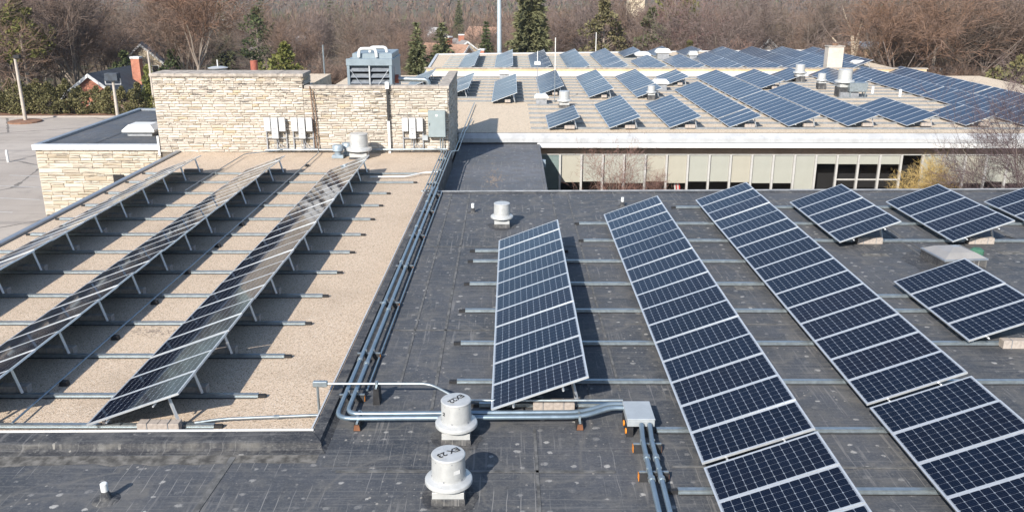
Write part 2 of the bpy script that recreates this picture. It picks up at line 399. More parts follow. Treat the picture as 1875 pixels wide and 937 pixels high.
# ------------------------------------------------------------------ mesh helpers
class MB:
    def __init__(s):
        s.v = []; s.f = []; s.mi = []
    def add(s, vs, fs, mi=0):
        b = len(s.v)
        s.v += [tuple(p) for p in vs]
        for f in fs:
            s.f.append(tuple(i + b for i in f)); s.mi.append(mi)
        return s
    def box(s, x0, x1, y0, y1, z0, z1, mi=0):
        return s.add([(x0, y0, z0), (x1, y0, z0), (x1, y1, z0), (x0, y1, z0), (x0, y0, z1), (x1, y0, z1), (x1, y1, z1), (x0, y1, z1)],
                     [(0, 3, 2, 1), (4, 5, 6, 7), (0, 1, 5, 4), (1, 2, 6, 5), (2, 3, 7, 6), (3, 0, 4, 7)], mi)
    def bevbox(s, x0, x1, y0, y1, z0, z1, b=0.01, mi=0):
        # box with chamfered edges on its top and sides
        def ring(z, i): return [(x0 + i, y0 + i, z), (x1 - i, y0 + i, z), (x1 - i, y1 - i, z), (x0 + i, y1 - i, z)]
        R = [ring(z0, b), ring(z0 + b, 0), ring(z1 - b, 0), ring(z1, b)]
        vs = [p for r in R for p in r]; fs = [(3, 2, 1, 0), (12, 13, 14, 15)]
        for k in range(3):
            for i in range(4):
                j = (i + 1) % 4
                fs.append((k * 4 + i, k * 4 + j, k * 4 + 4 + j, k * 4 + 4 + i))
        return s.add(vs, fs, mi)
    def tube(s, pts, r, n=8, mi=0, caps=True):
        pts = [Vector(p) for p in pts]
        rs = r if isinstance(r, (list, tuple)) else [r] * len(pts)
        vs = []; fs = []
        up = Vector((0, 0, 1))
        prev = None
        for i, p in enumerate(pts):
            d = (pts[min(i + 1, len(pts) - 1)] - pts[max(i - 1, 0)]).normalized()
            if prev is None:
                a = d.cross(up)
                if a.length < 1e-3: a = d.cross(Vector((1, 0, 0)))
            else:
                a = prev - d * prev.dot(d)
            a.normalize(); prev = a; b = d.cross(a)
            for k in range(n):
                t = 2 * pi * k / n
                vs.append(p + (a * cos(t) + b * sin(t)) * rs[i])
        for i in range(len(pts) - 1):
            for k in range(n):
                j = (k + 1) % n
                fs.append((i * n + k, i * n + j, (i + 1) * n + j, (i + 1) * n + k))
        if caps:
            fs.append(tuple(range(n - 1, -1, -1))); fs.append(tuple((len(pts) - 1) * n + k for k in range(n)))
        return s.add(vs, fs, mi)
    def lathe(s, prof, n=24, c=(0, 0, 0), mi=0, cap=True):
        vs = []; fs = []
        for r, z in prof:
            for k in range(n):
                t = 2 * pi * k / n
                vs.append((c[0] + r * cos(t), c[1] + r * sin(t), c[2] + z))
        for i in range(len(prof) - 1):
            for k in range(n):
                j = (k + 1) % n
                fs.append((i * n + k, i * n + j, (i + 1) * n + j, (i + 1) * n + k))
        if cap:
            fs.append(tuple((len(prof) - 1) * n + k for k in range(n)))
            fs.append(tuple(range(n - 1, -1, -1)))
        return s.add(vs, fs, mi)
    def prism(s, poly, y0, y1, mi=0, axis='y'):
        # poly in (x,z) swept along y, or in (x,y) swept along z
        n = len(poly)
        if axis == 'y':
            vs = [(x, y0, z) for x, z in poly] + [(x, y1, z) for x, z in poly]
        elif axis == 'x':
            vs = [(y0, x, z) for x, z in poly] + [(y1, x, z) for x, z in poly]
        else:
            vs = [(x, y, y0) for x, y in poly] + [(x, y, y1) for x, y in poly]
        fs = [tuple(range(n)), tuple(range(2 * n - 1, n - 1, -1))]
        for i in range(n):
            j = (i + 1) % n
            fs.append((i, i + n, j + n, j))
        return s.add(vs, fs, mi)
    def mesh(s, name, mats, smooth=False, fix=True):
        me = bpy.data.meshes.new(name)
        me.from_pydata(s.v, [], s.f)
        for m in (mats if isinstance(mats, (list, tuple)) else [mats]): me.materials.append(m)
        me.polygons.foreach_set("material_index", s.mi)
        if fix:
            import bmesh
            bm = bmesh.new(); bm.from_mesh(me)
            bmesh.ops.recalc_face_normals(bm, faces=bm.faces)
            bm.to_mesh(me); bm.free()
        if smooth:
            me.polygons.foreach_set("use_smooth", [True] * len(me.polygons))
            try: me.set_sharp_from_angle(angle=radians(38))
            except Exception: pass
        me.update()
        return me

def link(name, me, parent=None, loc=(0, 0, 0), rot=(0, 0, 0), scale=(1, 1, 1)):
    o = bpy.data.objects.new(name, me)
    COL.objects.link(o)
    o.location = loc; o.rotation_euler = rot; o.scale = scale
    if parent: o.parent = parent
    return o
def tag(o, label, cat, group=None):
    o["label"] = label; o["category"] = cat
    if group: o["group"] = group
    return o
def thing(name, label, cat, loc=(0, 0, 0), group=None, rot=(0, 0, 0)):
    return tag(link(name, None, None, loc, rot), label, cat, group)
def part(name, mb, mat, parent, loc=(0, 0, 0), rot=(0, 0, 0), smooth=False):
    return link(name, mb.mesh(name, mat, smooth), parent, loc, rot)
def structure(name, mb, mat):
    o = link(name, mb.mesh(name, mat)); o["kind"] = 'structure'; return o
def fillet(pts, r, n=5):
    pts = [Vector(p) for p in pts]; out = [pts[0]]
    for i in range(1, len(pts) - 1):
        a, b, c = pts[i - 1], pts[i], pts[i + 1]
        d1 = (a - b); d2 = (c - b)
        rr = min(r, d1.length * 0.45, d2.length * 0.45)
        p0 = b + d1.normalized() * rr; p1 = b + d2.normalized() * rr
        for k in range(n + 1):
            t = k / n
            out.append(p0 * (1 - t) ** 2 + b * 2 * t * (1 - t) + p1 * t * t)
    out.append(pts[-1]); return out
ORD = ["", "first", "second", "third", "fourth", "fifth", "sixth", "seventh", "eighth", "ninth", "tenth", "eleventh", "twelfth", "thirteenth", "fourteenth", "fifteenth", "sixteenth", "seventeenth", "eighteenth", "nineteenth", "twentieth", "twenty-first", "twenty-second", "twenty-third", "twenty-fourth", "twenty-fifth"]

# ------------------------------------------------------------------ terrain
ZG = -4.8
def gz(y):
    if y < 88: return ZG
    if y < 500: return ZG - 21.0 * (1 - math.exp(-(y - 88) / 190.0))
    b = ZG - 21.0 * (1 - math.exp(-412 / 190.0))
    t = min(1.0, (y - 500) / 1300.0)
    return b + 42 * t * t * (3 - 2 * t)
mb = MB()
ys = [-60, 0, 40, 70, 86, 92, 100, 110, 125, 150, 180, 220, 270, 340, 430, 500, 600, 720, 860, 1000, 1200, 1500, 1800, 2500, 4000]
xs = [-3000, -1500, -800, -400, -200, -100, -50, -20, 0, 20, 50, 100, 200, 400, 800, 1500, 3000]
for y in ys:
    for x in xs: mb.v.append((x, y, gz(y) + (0 if y < 110 else 2.2 * sin(x * 0.011 + y * 0.007) * min(1, (y - 110) / 150))))
nx = len(xs)
for j in range(len(ys) - 1):
    for i in range(nx - 1):
        mb.f.append((j * nx + i, j * nx + i + 1, (j + 1) * nx + i + 1, (j + 1) * nx + i)); mb.mi.append(0)
structure("ground", mb, M['ground'])
structure("parking_lot", MB().add([(-140, -20, ZG + .01), (-18, -20, ZG + .01), (-18, 84.6, ZG + .01), (-140, 82.6, ZG + .01)], [(0, 1, 2, 3)]), M['lot'])
structure("planting_bed", MB().add([(-140, 83.0, ZG + .02), (-26, 84.9, ZG + .02), (-26, 91, ZG + .02), (-140, 91, ZG + .02)], [(0, 1, 2, 3)]), M['mulch'])
mb = MB()
mb.prism([(-140, 82.6), (-18, 84.6), (-18, 84.8), (-140, 82.8)], ZG, ZG + 0.14, axis='z')
structure("kerb", mb, M['block'])
lines = MB()
for i in range(14):
    y = 22 + i * 3.0
    lines.add([(-34.5, y, ZG + .014), (-28.8, y - .9, ZG + .014), (-28.8, y - .75, ZG + .014), (-34.5, y + .15, ZG + .014)], [(0, 1, 2, 3)])
structure("parking_lines", lines, M['paint_line'])
for i, (x, y) in enumerate([(-37.0, 62.5), (-35.2, 63.6)]):
    b = MB().lathe([(.09, 0), (.09, .85), (.05, .92)], 10)
    tag(link("bollard", b.mesh("bollard", M['white']), None, (x, y, ZG)), ["short white bollard standing in the car park, the one further from the stone wing", "short white bollard standing in the car park, the one nearer the stone wing"][i], "bollard")
mb = MB()
mb.lathe([(1.5, 0), (1.45, .14), (0.9, .2)], 18)
structure("tree_island", mb, M['mulch']).location = (-45.8, 81.2, ZG)

# ------------------------------------------------------------------ near school wing (black roof)
BR = thing("school_wing", "near flat roofed school wing with dark patched rubber membrane roof", "building", (0, 0, 0))
mb = MB()
mb.add([(-34, 2, 0), (30, 2, 0), (30, 34.05, 0), (-3.05, 33.35, 0), (-3.3, 13.75, 0), (-34, 13.35, 0)], [(0, 1, 2, 3, 4, 5)])
part("membrane_roof", mb, M['membrane'], BR)
mb = MB()
mb.add([(30, 2, -.02), (30, 34.05, -.02), (30, 34.05, ZG), (30, 2, ZG)], [(0, 1, 2, 3)])
mb.add([(-3.05, 33.35, -.02), (30, 34.05, -.02), (30, 34.05, ZG), (-3.05, 33.35, ZG)], [(0, 1, 2, 3)])
mb.add([(-34, 2, -.02), (30, 2, -.02), (30, 2, ZG), (-34, 2, ZG)], [(0, 1, 2, 3)])
mb.add([(-34, 2, -.02), (-34, 13.3, -.02), (-34, 13.3, ZG), (-34, 2, ZG)], [(0, 1, 2, 3)])
part("wall", mb, M['brick_brown'], BR)
mb = MB()
mb.prism([(-3.05, 33.30), (30, 34.0), (30, 34.16), (-3.05, 33.46)], -.12, .035, axis='z')
part("edge_trim", mb, M['trim_grey'], BR)
mb = MB()
mb.prism([(-3.05, 33.05), (30, 33.7), (30, 33.98), (-3.05, 33.28)], .002, .03, axis='z')
part("edge_strip", mb, M['membrane_smooth'], BR)
# lapped sheet edges
for (x0, y0, x1, y1, wd) in [(-3.0, 12.95, 1.8, 12.93, .07), (-12, 10.4, 4, 10.35, .05), (-4.9, 13.4, -5.3, 6, .10), (-9.2, 13.2, -9.4, 6, .06), (.45, 14.4, .5, 7, .05),
                             (-1.55, 15.2, -1.62, 33.2, .06), (-2.3, 16.2, -2.32, 33.2, .05), (1.62, 15.4, 1.6, 33.4, .05), (2.25, 16, 2.22, 33.4, .05), (3.3, 31.9, 29, 32.2, .05),
                             (5.6, 9, 5.6, 33.5, .05), (9.4, 12, 9.4, 33.5, .06), (12.6, 14, 12.6, 33.6, .07), (12.85, 14, 12.87, 33.6, .05), (16.4, 14, 16.5, 33.6, .07), (2.8, 19.6, 28, 19.5, .05), (-2.9, 19.2, 1.4, 19.2, .05), (2.8, 13.1, 12, 13.0, .05), (-3.0, 26, 6, 26.1, .05)]:
    d = Vector((x1 - x0, y1 - y0, 0)); nrm = Vector((-d.y, d.x, 0)).normalized() * wd / 2
    a, b = Vector((x0, y0, 0)), Vector((x1, y1, 0))
    q = [a - nrm, b - nrm, b + nrm, a + nrm]
    mb = MB().add([(p.x, p.y, .002) for p in q] + [(p.x, p.y, .011) for p in q], [(4, 5, 6, 7), (0, 1, 5, 4), (1, 2, 6, 5), (2, 3, 7, 6), (3, 0, 4, 7)])
    part("membrane_lap", mb, M['lap'], BR)
for (x, y, sx, sy) in [(-2.05, 14.95, .2, .32), (-4.2, 11.6, .14, .3), (6.4, 22.2, .5, .3), (11.2, 25.2, .8, .25), (15.5, 25.4, .7, .3), (-1.9, 10.9, .3, .16), (16.2, 23.6, 1.0, .3), (17.8, 23.2, .9, .25)]:
    part("roof_patch", MB().box(x - sx / 2, x + sx / 2, y - sy / 2, y + sy / 2, .002, .008), simple("patch_tar", (0.13, 0.125, 0.115), 0.9, 0, 0.5, 6), BR)

part("membrane_patch", MB().add([(-3.28, 13.12, .006), (-1.45, 13.0, .006), (-1.5, 13.95, .006), (-3.28, 14.1, .006)], [(0, 1, 2, 3)]), make_membrane("newer_membrane_patch", (0.036, 0.041, 0.050), 0.15), BR)
rdu = random.Random(21)
mb = MB(); xs_ = [-30 + .35 * i for i in range(77)]
lo = [(x, 13.06 + (x + 17) * .0125 - rdu.uniform(0, .16) * rdu.random()) for x in xs_]
for i in range(76):
    x0, y0 = lo[i]; x1, y1 = lo[i + 1]
    mb.add([(x0, y0, .004), (x1, y1, .004), (x1, 13.32 + (x1 + 17) * .0125, .004), (x0, 13.32 + (x0 + 17) * .0125, .004)], [(0, 1, 2, 3)])
part("dust_trail", mb, simple("dried_mud", (0.115, 0.108, 0.098), 0.95, 0, 0.6, 5), BR)
for (fx, fy) in ((-1.0, 12.18), (-.99, 14.06), (-.3, 28.4), (12.9, 24.45)):
    k_ = 2.4 if fx > 5 else 1.0
    pts = [(fx + cos(a) * (.42 + rdu.uniform(0, .13)) * k_, fy + sin(a) * (.42 + rdu.uniform(-.02, .14)) * k_, .0085) for a in [i * pi / 9 for i in range(18)]]
    part("sealant_patch", MB().add(pts, [tuple(range(18))]), M['membrane_smooth'], BR)

# ------------------------------------------------------------------ gravel roofed wing
ZT = -0.33
GW = thing("gravel_wing", "school wing with pale pea gravel roof behind a black membrane curb", "building", (0, 0, 0))
part("gravel_roof", MB().add([(-34, 14.1, ZT), (-3.6, 14.2, ZT), (-3.22, 43.3, ZT), (-16.75, 43.3, ZT), (-16.75, 20, ZT), (-34, 20, ZT)], [(0, 1, 2, 3, 4, 5)]), M['gravel'], GW)
# curb along the front and the right
mb = MB()
prof = [(13.50, .003), (13.60, .012), (13.655, .04), (13.67, .125), (13.72, .137), (13.99, .14), (14.10, .13), (14.10, ZT - .02)]
A_ = lambda p, z: (-34, p - .38, z)
B_ = lambda p, z: (-3.3 - (p - 13.5) * .6, p + .02, z)
for i in range(len(prof) - 1):
    (p, z), (p2, z2) = prof[i], prof[i + 1]
    mb.add([A_(p, z), B_(p, z), B_(p2, z2), A_(p2, z2)], [(0, 1, 2, 3)])
part("front_curb", mb, M['membrane_smooth'], GW)
mb = MB()
pr2 = [(.0, .003), (-.10, .05), (-.14, .12), (-.34, .13), (-.36, ZT - .02)]
for i in range(len(pr2) - 1):
    (p, z), (p2, z2) = pr2[i], pr2[i + 1]
    q = lambda dx, zz, far: ((-3.02 + dx * .95, 33.35, zz) if far else (-3.30 + dx, 13.52 + (-dx) * 1.7, zz))
    mb.add([q(p, z, 0), q(p, z, 1), q(p2, z2, 1), q(p2, z2, 0)], [(0, 1, 2, 3)])
part("side_curb", mb, M['membrane_smooth'], GW)
mb = MB()
mb.prism([(-34, 13.70), (-3.63, 14.11), (-3.63, 14.15), (-34, 13.75)], .10, .155, axis='z')
part("edge_trim", mb, M['white'], GW)
mb = MB()
mb.prism([(-3.66, 14.11), (-3.37, 33.35), (-3.40, 33.35), (-3.69, 14.15)], .10, .142, axis='z')
part("edge_trim", mb, M['grey_fascia'], GW)
mb = MB()   # curb down to the link roof
mb.prism([(-3.37, 33.36), (-3.10, 33.36), (-2.98, 43.29), (-3.23, 43.29)], -1.12, -.20, axis='z')
part("side_curb", mb, M['membrane_smooth'], GW)
mb = MB()
mb.prism([(-16.98, -.55), (-16.78, -.55), (-16.78, -.25), (-16.82, -.235), (-16.98, -.235)], 14.2, 43.29)
part("metal_coping", mb, M['alu_dark'], GW)
part("wall", MB().box(-16.95, -16.7, 14.2, 43.28, ZG, -.56), M['brick_tan'], GW)
mb = MB()
for k in range(60):
    a = rnd.uniform(0, 2 * pi); r = rnd.uniform(0, .45)
    x, y = -9.0 + cos(a) * r * 1.3, 19.85 + sin(a) * r * .8
    mb.add([(x, y, ZT + .004), (x + rnd.uniform(.03, .09), y + rnd.uniform(-.02, .03), ZT + .004), (x + .03, y + rnd.uniform(.03, .06), ZT + .02)], [(0, 1, 2)])
part("leaf_debris", mb, M['bark'], GW)["kind"] = "stuff"

# ------------------------------------------------------------------ stone masonry
def stone_variants(mat):
    out = []
    for s in range(6):
        r = random.Random(40 + s)
        j = lambda k=.045: r.uniform(-k, k)
        vs = []
        for z in (0, 1):
            for x in (0, 1):
                vs.append((x + (j() if s else 0) * .35, 0.25 + j(.12), z + j() * .9))
        for z in (0, 1):
            for x in (0, 1): vs.append((x, 1.0, z))
        vs.append((0.5 + j(.2), 0.0 + j(.1) * .3, 0.5 + j(.2)))
        fs = [(0, 1, 8), (1, 3, 8), (3, 2, 8), (2, 0, 8), (0, 4, 5, 1), (1, 5, 7, 3), (3, 7, 6, 2), (2, 6, 4, 0)]
        out.append(MB().add(vs, fs).mesh("stone", mat))
    return out
def courses(x0, x1, z0, z1, hmin, hmax, lmin, lmax, r):
    out = []; z = z0
    while z < z1 - .02:
        h = r.uniform(hmin, hmax)
        if z + h > z1 - .05: h = z1 - z
        x = x0
        while x < x1 - .01:
            l = r.uniform(lmin, lmax) * (0.75 + h * 2)
            if x + l > x1 - lmin * .6: l = x1 - x
            if h > .15 and r.random() < .45:     # two thin stones stacked beside a tall one
                hh = h * r.uniform(.4, .6)
                out.append((x, x + l, z, z + hh)); out.append((x, x + l, z + hh, z + h))
            else: out.append((x, x + l, z, z + h))
            x += l
        z += h
    return out
def masonry(parent, stones, mat, yface, limit, skip=lambda s: False, depth=.12, gap=.02, rest=None, r=rnd):
    var = stone_variants(mat)
    stones = [s for s in stones if not skip(s)]
    stones.sort(key=lambda s: -(s[1] - s[0]) * (s[3] - s[2]))
    rest = rest or MB()
    for i, (x0, x1, z0, z1) in enumerate(stones):
        pr_ = r.uniform(0, .035)
        me = var[i % 6]
        loc = (x0 + gap / 2, yface - pr_, z0 + gap / 2); sc = (x1 - x0 - gap, depth + pr_, z1 - z0 - gap)
        if i < limit: link("stone", me, parent, loc, (0, 0, 0), sc)
        else:
            rest.add([(loc[0] + v.co.x * sc[0], loc[1] + v.co.y * sc[1], loc[2] + v.co.z * sc[2]) for v in me.vertices], [tuple(p.vertices) for p in me.polygons])
    if rest.f:
        part("small_stones", rest, mat, parent)["kind"] = "stuff"

TW = thing("stone_tower", "tall pale limestone wall block with a raised left part and a roof plant screen", "building", (0, 0, 0))
YF = 43.3
rt = random.Random(5)
st = courses(-17.8, -10.36, ZT, 3.44, .08, .17, .22, .72, rt) + courses(-10.36, -3.15, ZT, 2.86, .08, .17, .22, .72, rt)
side = MB()
def add_side(yz, xface, mat_mb, r):
    for (a, b, z0, z1) in yz:
        p = r.uniform(0, .035)
        mat_mb.add([(xface, a + .006, z0 + .006), (xface, b - .006, z0 + .006), (xface, b - .006, z1 - .006), (xface, a + .006, z1 - .006),
                    (xface + .02 + p, a + .02, z0 + .015), (xface + .02 + p, b - .02, z0 + .015), (xface + .02 + p, b - .02, z1 - .015), (xface + .02 + p, a + .02, z1 - .015)],
                   [(4, 5, 6, 7), (0, 1, 5, 4), (1, 2, 6, 5), (2, 3, 7, 6), (3, 0, 4, 7)])
add_side(courses(43.36, 50.7, -1.1, 2.86, .085, .2, .3, .85, rt), -3.15, side, rt)
add_side(courses(43.36, 45.0, 3.02, 3.44, .1, .2, .3, .7, rt), -10.36, side, rt)
masonry(TW, st, M['stone'], YF, 300, rest=side, r=rt)
mb = MB()
mb.box(-17.8, -10.36, YF + .06, 45.0, ZG, 3.44)
mb.box(-10.355, -3.16, YF + .06, YF + .42, ZG, 2.86)
mb.box(-3.55, -3.155, YF + .425, 50.7, ZG, 2.86)
part("wall_core", mb, M['mortar'], TW)
part("rear_roof", MB().box(-17.8, -10.4, 45.005, 50.6, ZG, 2.85), M['gravel_far'], TW)
def cap_run(x0, x1, y0, y1, z0, z1, n, alongx=True):
    for i in range(n):
        if alongx:
            a, b = x0 + (x1 - x0) * i / n, x0 + (x1 - x0) * (i + 1) / n
            mb = MB().bevbox(a + .004, b - .004, y0, y1, z0, z1, .015)
        else:
            a, b = y0 + (y1 - y0) * i / n, y0 + (y1 - y0) * (i + 1) / n
            mb = MB().bevbox(x0, x1, a + .004, b - .004, z0, z1, .015)
        part("cap_stone", mb, M['cap'], TW)
cap_run(-17.9, -10.28, YF - .06, 45.05, 3.443, 3.6, 6)
cap_run(-10.27, -3.6, YF - .05, YF + .45, 2.863, 3.02, 6)
cap_run(-3.595, -3.08, YF - .05, 50.75, 2.863, 3.02, 5, False)

SWG = thing("stone_wing", "low warm limestone wing with grey membrane roof beside the car park", "building", (0, 0, 0))
rw = random.Random(9)
st = courses(-24.2, -17.82, ZG, -.22, .12, .26, .35, 1.0, rw)
masonry(SWG, st, M['stone_warm'], 43.34, 230, skip=lambda s: s[3] < -3.6 or (-20.3 < (s[0] + s[1]) / 2 < -19.9 and -1.9 < s[2] < -1.45), r=rw)
part("wall_core", MB().box(-24.18, -17.81, 43.42, 56.3, ZG, -.22), M['mortar'], SWG)
mb = MB()
mb.box(-24.3, -17.83, 43.26, 43.6, -.215, .05)
part("metal_coping", mb, M['white_metal'], SWG)
part("metal_coping", MB().box(-24.3, -24.02, 43.605, 56.4, -.215, .045), M['alu_dark'], SWG)
part("metal_coping", MB().box(-24.015, -17.83, 56.1, 56.4, -.215, .04), M['alu_dark'], SWG)
part("membrane_roof", MB().add([(-24.01, 43.61, -.07), (-17.83, 43.61, -.07), (-17.83, 56.09, -.07), (-24.01, 56.09, -.07)], [(0, 1, 2, 3)]), M['membrane_blue'], SWG)
part("membrane_lap", MB().box(-21.6, -21.5, 43.7, 56.0, -.068, -.06), M['membrane_smooth'], SWG)
part("corner_trim", MB().box(-17.9, -17.8, 43.24, 43.33, -.5, .5), M['white'], SWG)
part("wall_vent", MB().box(-20.4, -19.85, 43.30, 43.42, -1.9, -1.5), M['dark'], SWG)

# hood on the stone wing
def curb_hood(name, label, loc, w_, d_, h, mat, curb=.25, group=None):
    t = thing(name, label, "roof vent", loc, group)
    part("curb", MB().box(-w_ * .38, w_ * .38, -d_ * .38, d_ * .38, 0, curb), M['fan_dark'], t)
    mb = MB()
    a, b = w_ / 2, d_ / 2
    ring = lambda sx, sy, z: [(-sx, -sy, z), (sx, -sy, z), (sx, sy, z), (-sx, sy, z)]
    vs = ring(a * .92, b * .92, curb + .01) + ring(a, b, curb + .05) + ring(a, b, curb + .16) + ring(a * .68, b * .68, curb + h)
    fs = [(3, 2, 1, 0), (12, 13, 14, 15)]
    for k in range(3):
        for i in range(4): fs.append((k * 4 + i, k * 4 + (i + 1) % 4, k * 4 + 4 + (i + 1) % 4, k * 4 + 4 + i))
    mb.add(vs, fs)
    part("hood", mb, mat, t)
    return t
curb_hood("vent_hood", "large white metal vent hood on the low stone wing roof", (-20.15, 47.1, -.07), 1.75, 1.5, .42, M['white'], .18)

# ------------------------------------------------------------------ link roof, classroom building, hall
LK = thing("link_wing", "low dark link roof between the gravel wing and the classrooms", "building", (0, 0, 0))
part("membrane_roof", MB().add([(-3.10, 33.5, -1.1), (1.6, 33.5, -1.1), (1.62, 50.4, -1.1), (-2.98, 50.4, -1.1)], [(0, 1, 2, 3)]), M['membrane_link'], LK)
part("wall", MB().add([(1.6, 33.5, -1.11), (1.62, 50.4, -1.11), (1.62, 50.4, ZG), (1.6, 33.5, ZG)], [(0, 1, 2, 3)]), M['brick_tan'], LK)
part("edge_trim", MB().box(1.56, 1.68, 33.55, 49.7, -1.3, -1.07), M['membrane_link'], LK)
for y in (36.5, 45.2): part("drain_box", MB().box(1.68, 1.86, y, y + .3, -1.5, -1.12), M['fan_blue'], LK)
mb = MB()
for k in range(120):
    a = rnd.uniform(0, 6.28); r = rnd.gauss(0, .5)
    x, y = -.85 + cos(a) * r * .55, 40.5 + sin(a) * r * 2.2
    mb.add([(x, y, -1.096), (x + rnd.uniform(.04, .12), y + rnd.uniform(-.02, .05), -1.096), (x + .03, y + rnd.uniform(.05, .13), -1.08)], [(0, 1, 2)])
part("leaf_debris", mb, M['bark'], LK)["kind"] = "stuff"

CB = thing("classroom_building", "long classroom building with white fascia, window wall and gravel roof of solar panels", "building", (0, 0, 0))
ZR = -0.5
YE = 50.3
part("gravel_roof", MB().add([(-3.1, YE, ZR), (44, YE, ZR), (44, 82.05, ZR), (-15, 82.05, ZR), (-15, 50.8, ZR), (-3.1, 50.8, ZR)], [(0, 1, 2, 3, 4, 5)]), M['gravel_far'], CB)
mb = MB()
mb.prism([(YE - .42, -.78), (YE - .02, -.515), (YE - .02, -1.0), (YE - .42, -1.0)], -3.06, 44, axis='x')
part("gutter_fascia", mb, M['grey_fascia'], CB)
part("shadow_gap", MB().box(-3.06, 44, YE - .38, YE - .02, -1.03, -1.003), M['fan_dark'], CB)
part("lower_fascia", MB().box(1.55, 44, YE - .50, YE - .03, -1.30, -1.033), M['white'], CB)
YW = 50.55
part("soffit", MB().box(1.64, 44, YE - .02, YW + .2, -1.33, -1.305), M['white_metal'], CB)
part("brick_band", MB().box(1.64, 44, YW - .02, YW + .2, -1.80, -1.335), M['brick_brown'], CB)
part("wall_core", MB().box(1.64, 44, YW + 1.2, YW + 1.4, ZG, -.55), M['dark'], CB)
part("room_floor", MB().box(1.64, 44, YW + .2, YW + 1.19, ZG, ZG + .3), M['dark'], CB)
part("sill", MB().box(1.64, 44, YW - .12, YW + .2, ZG, -4.1), M['white'], CB)
part("side_wall", MB().box(43.9, 44.0, YW, 82, ZG, -.55), M['brick_tan'], CB)
BW = 1.27
kinds = "scwwwccwwcwwFoOOOywwcwwcwcwcwcwcw"
rb = random.Random(3)
for i in range(33):
    x0 = 1.66 + i * BW
    kd = kinds[i]
    W_ = link("window", None, CB, (x0, YW, -4.1))
    Hh = 2.30
    part("mullion", MB().box(-.06, .06, -.12, .06, .002, Hh - .002), M['mullion'], W_)
    link("pane", MB().add([(.047, .005, .06), (BW - .047, .005, .06), (BW - .047, .005, Hh - .06), (.047, .005, Hh - .06)], [(0, 1, 2, 3)]).mesh("pane", M['glass'], fix=False), W_)
    mb = MB(); mb.box(.047, BW - .047, -.03, .05, .004, .058); mb.box(.047, BW - .047, -.03, .05, Hh - .058, Hh - .004)
    if kd in "O": mb.box(.047, BW - .047, -.03, .05, .72, .80)
    part("frame", mb, M['mullion'], W_)
    drop = {'o': .60, 'O': .62, 'F': 2.2, 's': 2.2, 'y': .1}.get(kd, Hh - .52 - rb.choice([0, .05, .1, .0]))
    if i in (5, 8): drop = Hh - .62
    mt = M['bay_green'] if kd == 's' else (M['blind_warm'] if kd in 'cC' else M['blind'])  # first bay gets a darker grey-green sheet than the pale blinds
    part("blind", MB().box(.055, BW - .055, .05, .06, Hh - drop, Hh - .03), mt, W_)
t = thing("striped_banner", "red and white striped cloth standing behind the classroom window", "banner", (1.66 + 6.62 * BW, YW + .3, -4.1))
for k in range(4):
    part("stripe", MB().add([(-.16 + k * .09, 0, .02), (-.07 + k * .09, 0, .02), (-.11 + k * .09, .05, .5), (-.2 + k * .09, .05, .5)], [(0, 1, 2, 3)]), M['stripe'] if k % 2 else M['white'], t)

HB = thing("hall_building", "far flat roofed hall of tan brick with a parapet and rows of solar panels", "building", (0, 0, 0))
part("gravel_roof", MB().add([(-8.2, 82.5, -.45), (39, 82.5, -.45), (39, 112, -.45), (-8.8, 104.6, -.45)], [(0, 1, 2, 3)]), M['gravel_far'], HB)
part("brick_wall", MB().box(-7.9, 39, 82.1, 82.5, -.49, .12), M['brick_tan'], HB)
part("parapet_cap", MB().box(-8.1, 39.1, 82.04, 82.62, .123, .20), M['cap'], HB)
mb = MB(); mb.prism([(81.55, -.497), (82.095, -.497), (82.095, -.12)], -7.9, 39, axis='x')
part("base_flashing", mb, M['white_metal'], HB)
mb = MB(); mb.prism([(-8.8, 104.6), (39, 112), (39, 112.3), (-8.8, 104.9)], -1.2, -.33, axis='z')
part("edge_trim", mb, M['white_metal'], HB)
mb = MB(); mb.prism([(-8.2, 82.5), (-8.0, 82.62), (-8.6, 104.6), (-8.9, 104.6)], -1.2, -.36, axis='z')
part("edge_trim", mb, M['white_metal'], HB)
part("wall", MB().box(-8.0, 38.9, 83, 104, ZG - 6, -1.21), M['brick_tan'], HB)
ch = thing("chimney", "square pale brick chimney standing behind the far roof parapet", "chimney", (30.6, 83.4, -.45))
part("shaft", MB().box(-.72, .72, -.5, .5, 0, 2.5), M['brick_pale'], ch)
part("cap", MB().bevbox(-.78, .78, -.56, .56, 2.5, 2.62, .02), M['cap'], ch)
part("flue", MB().lathe([(.3, 2.62), (.3, 2.85), (.26, 2.85)], 12), M['copper'], ch)

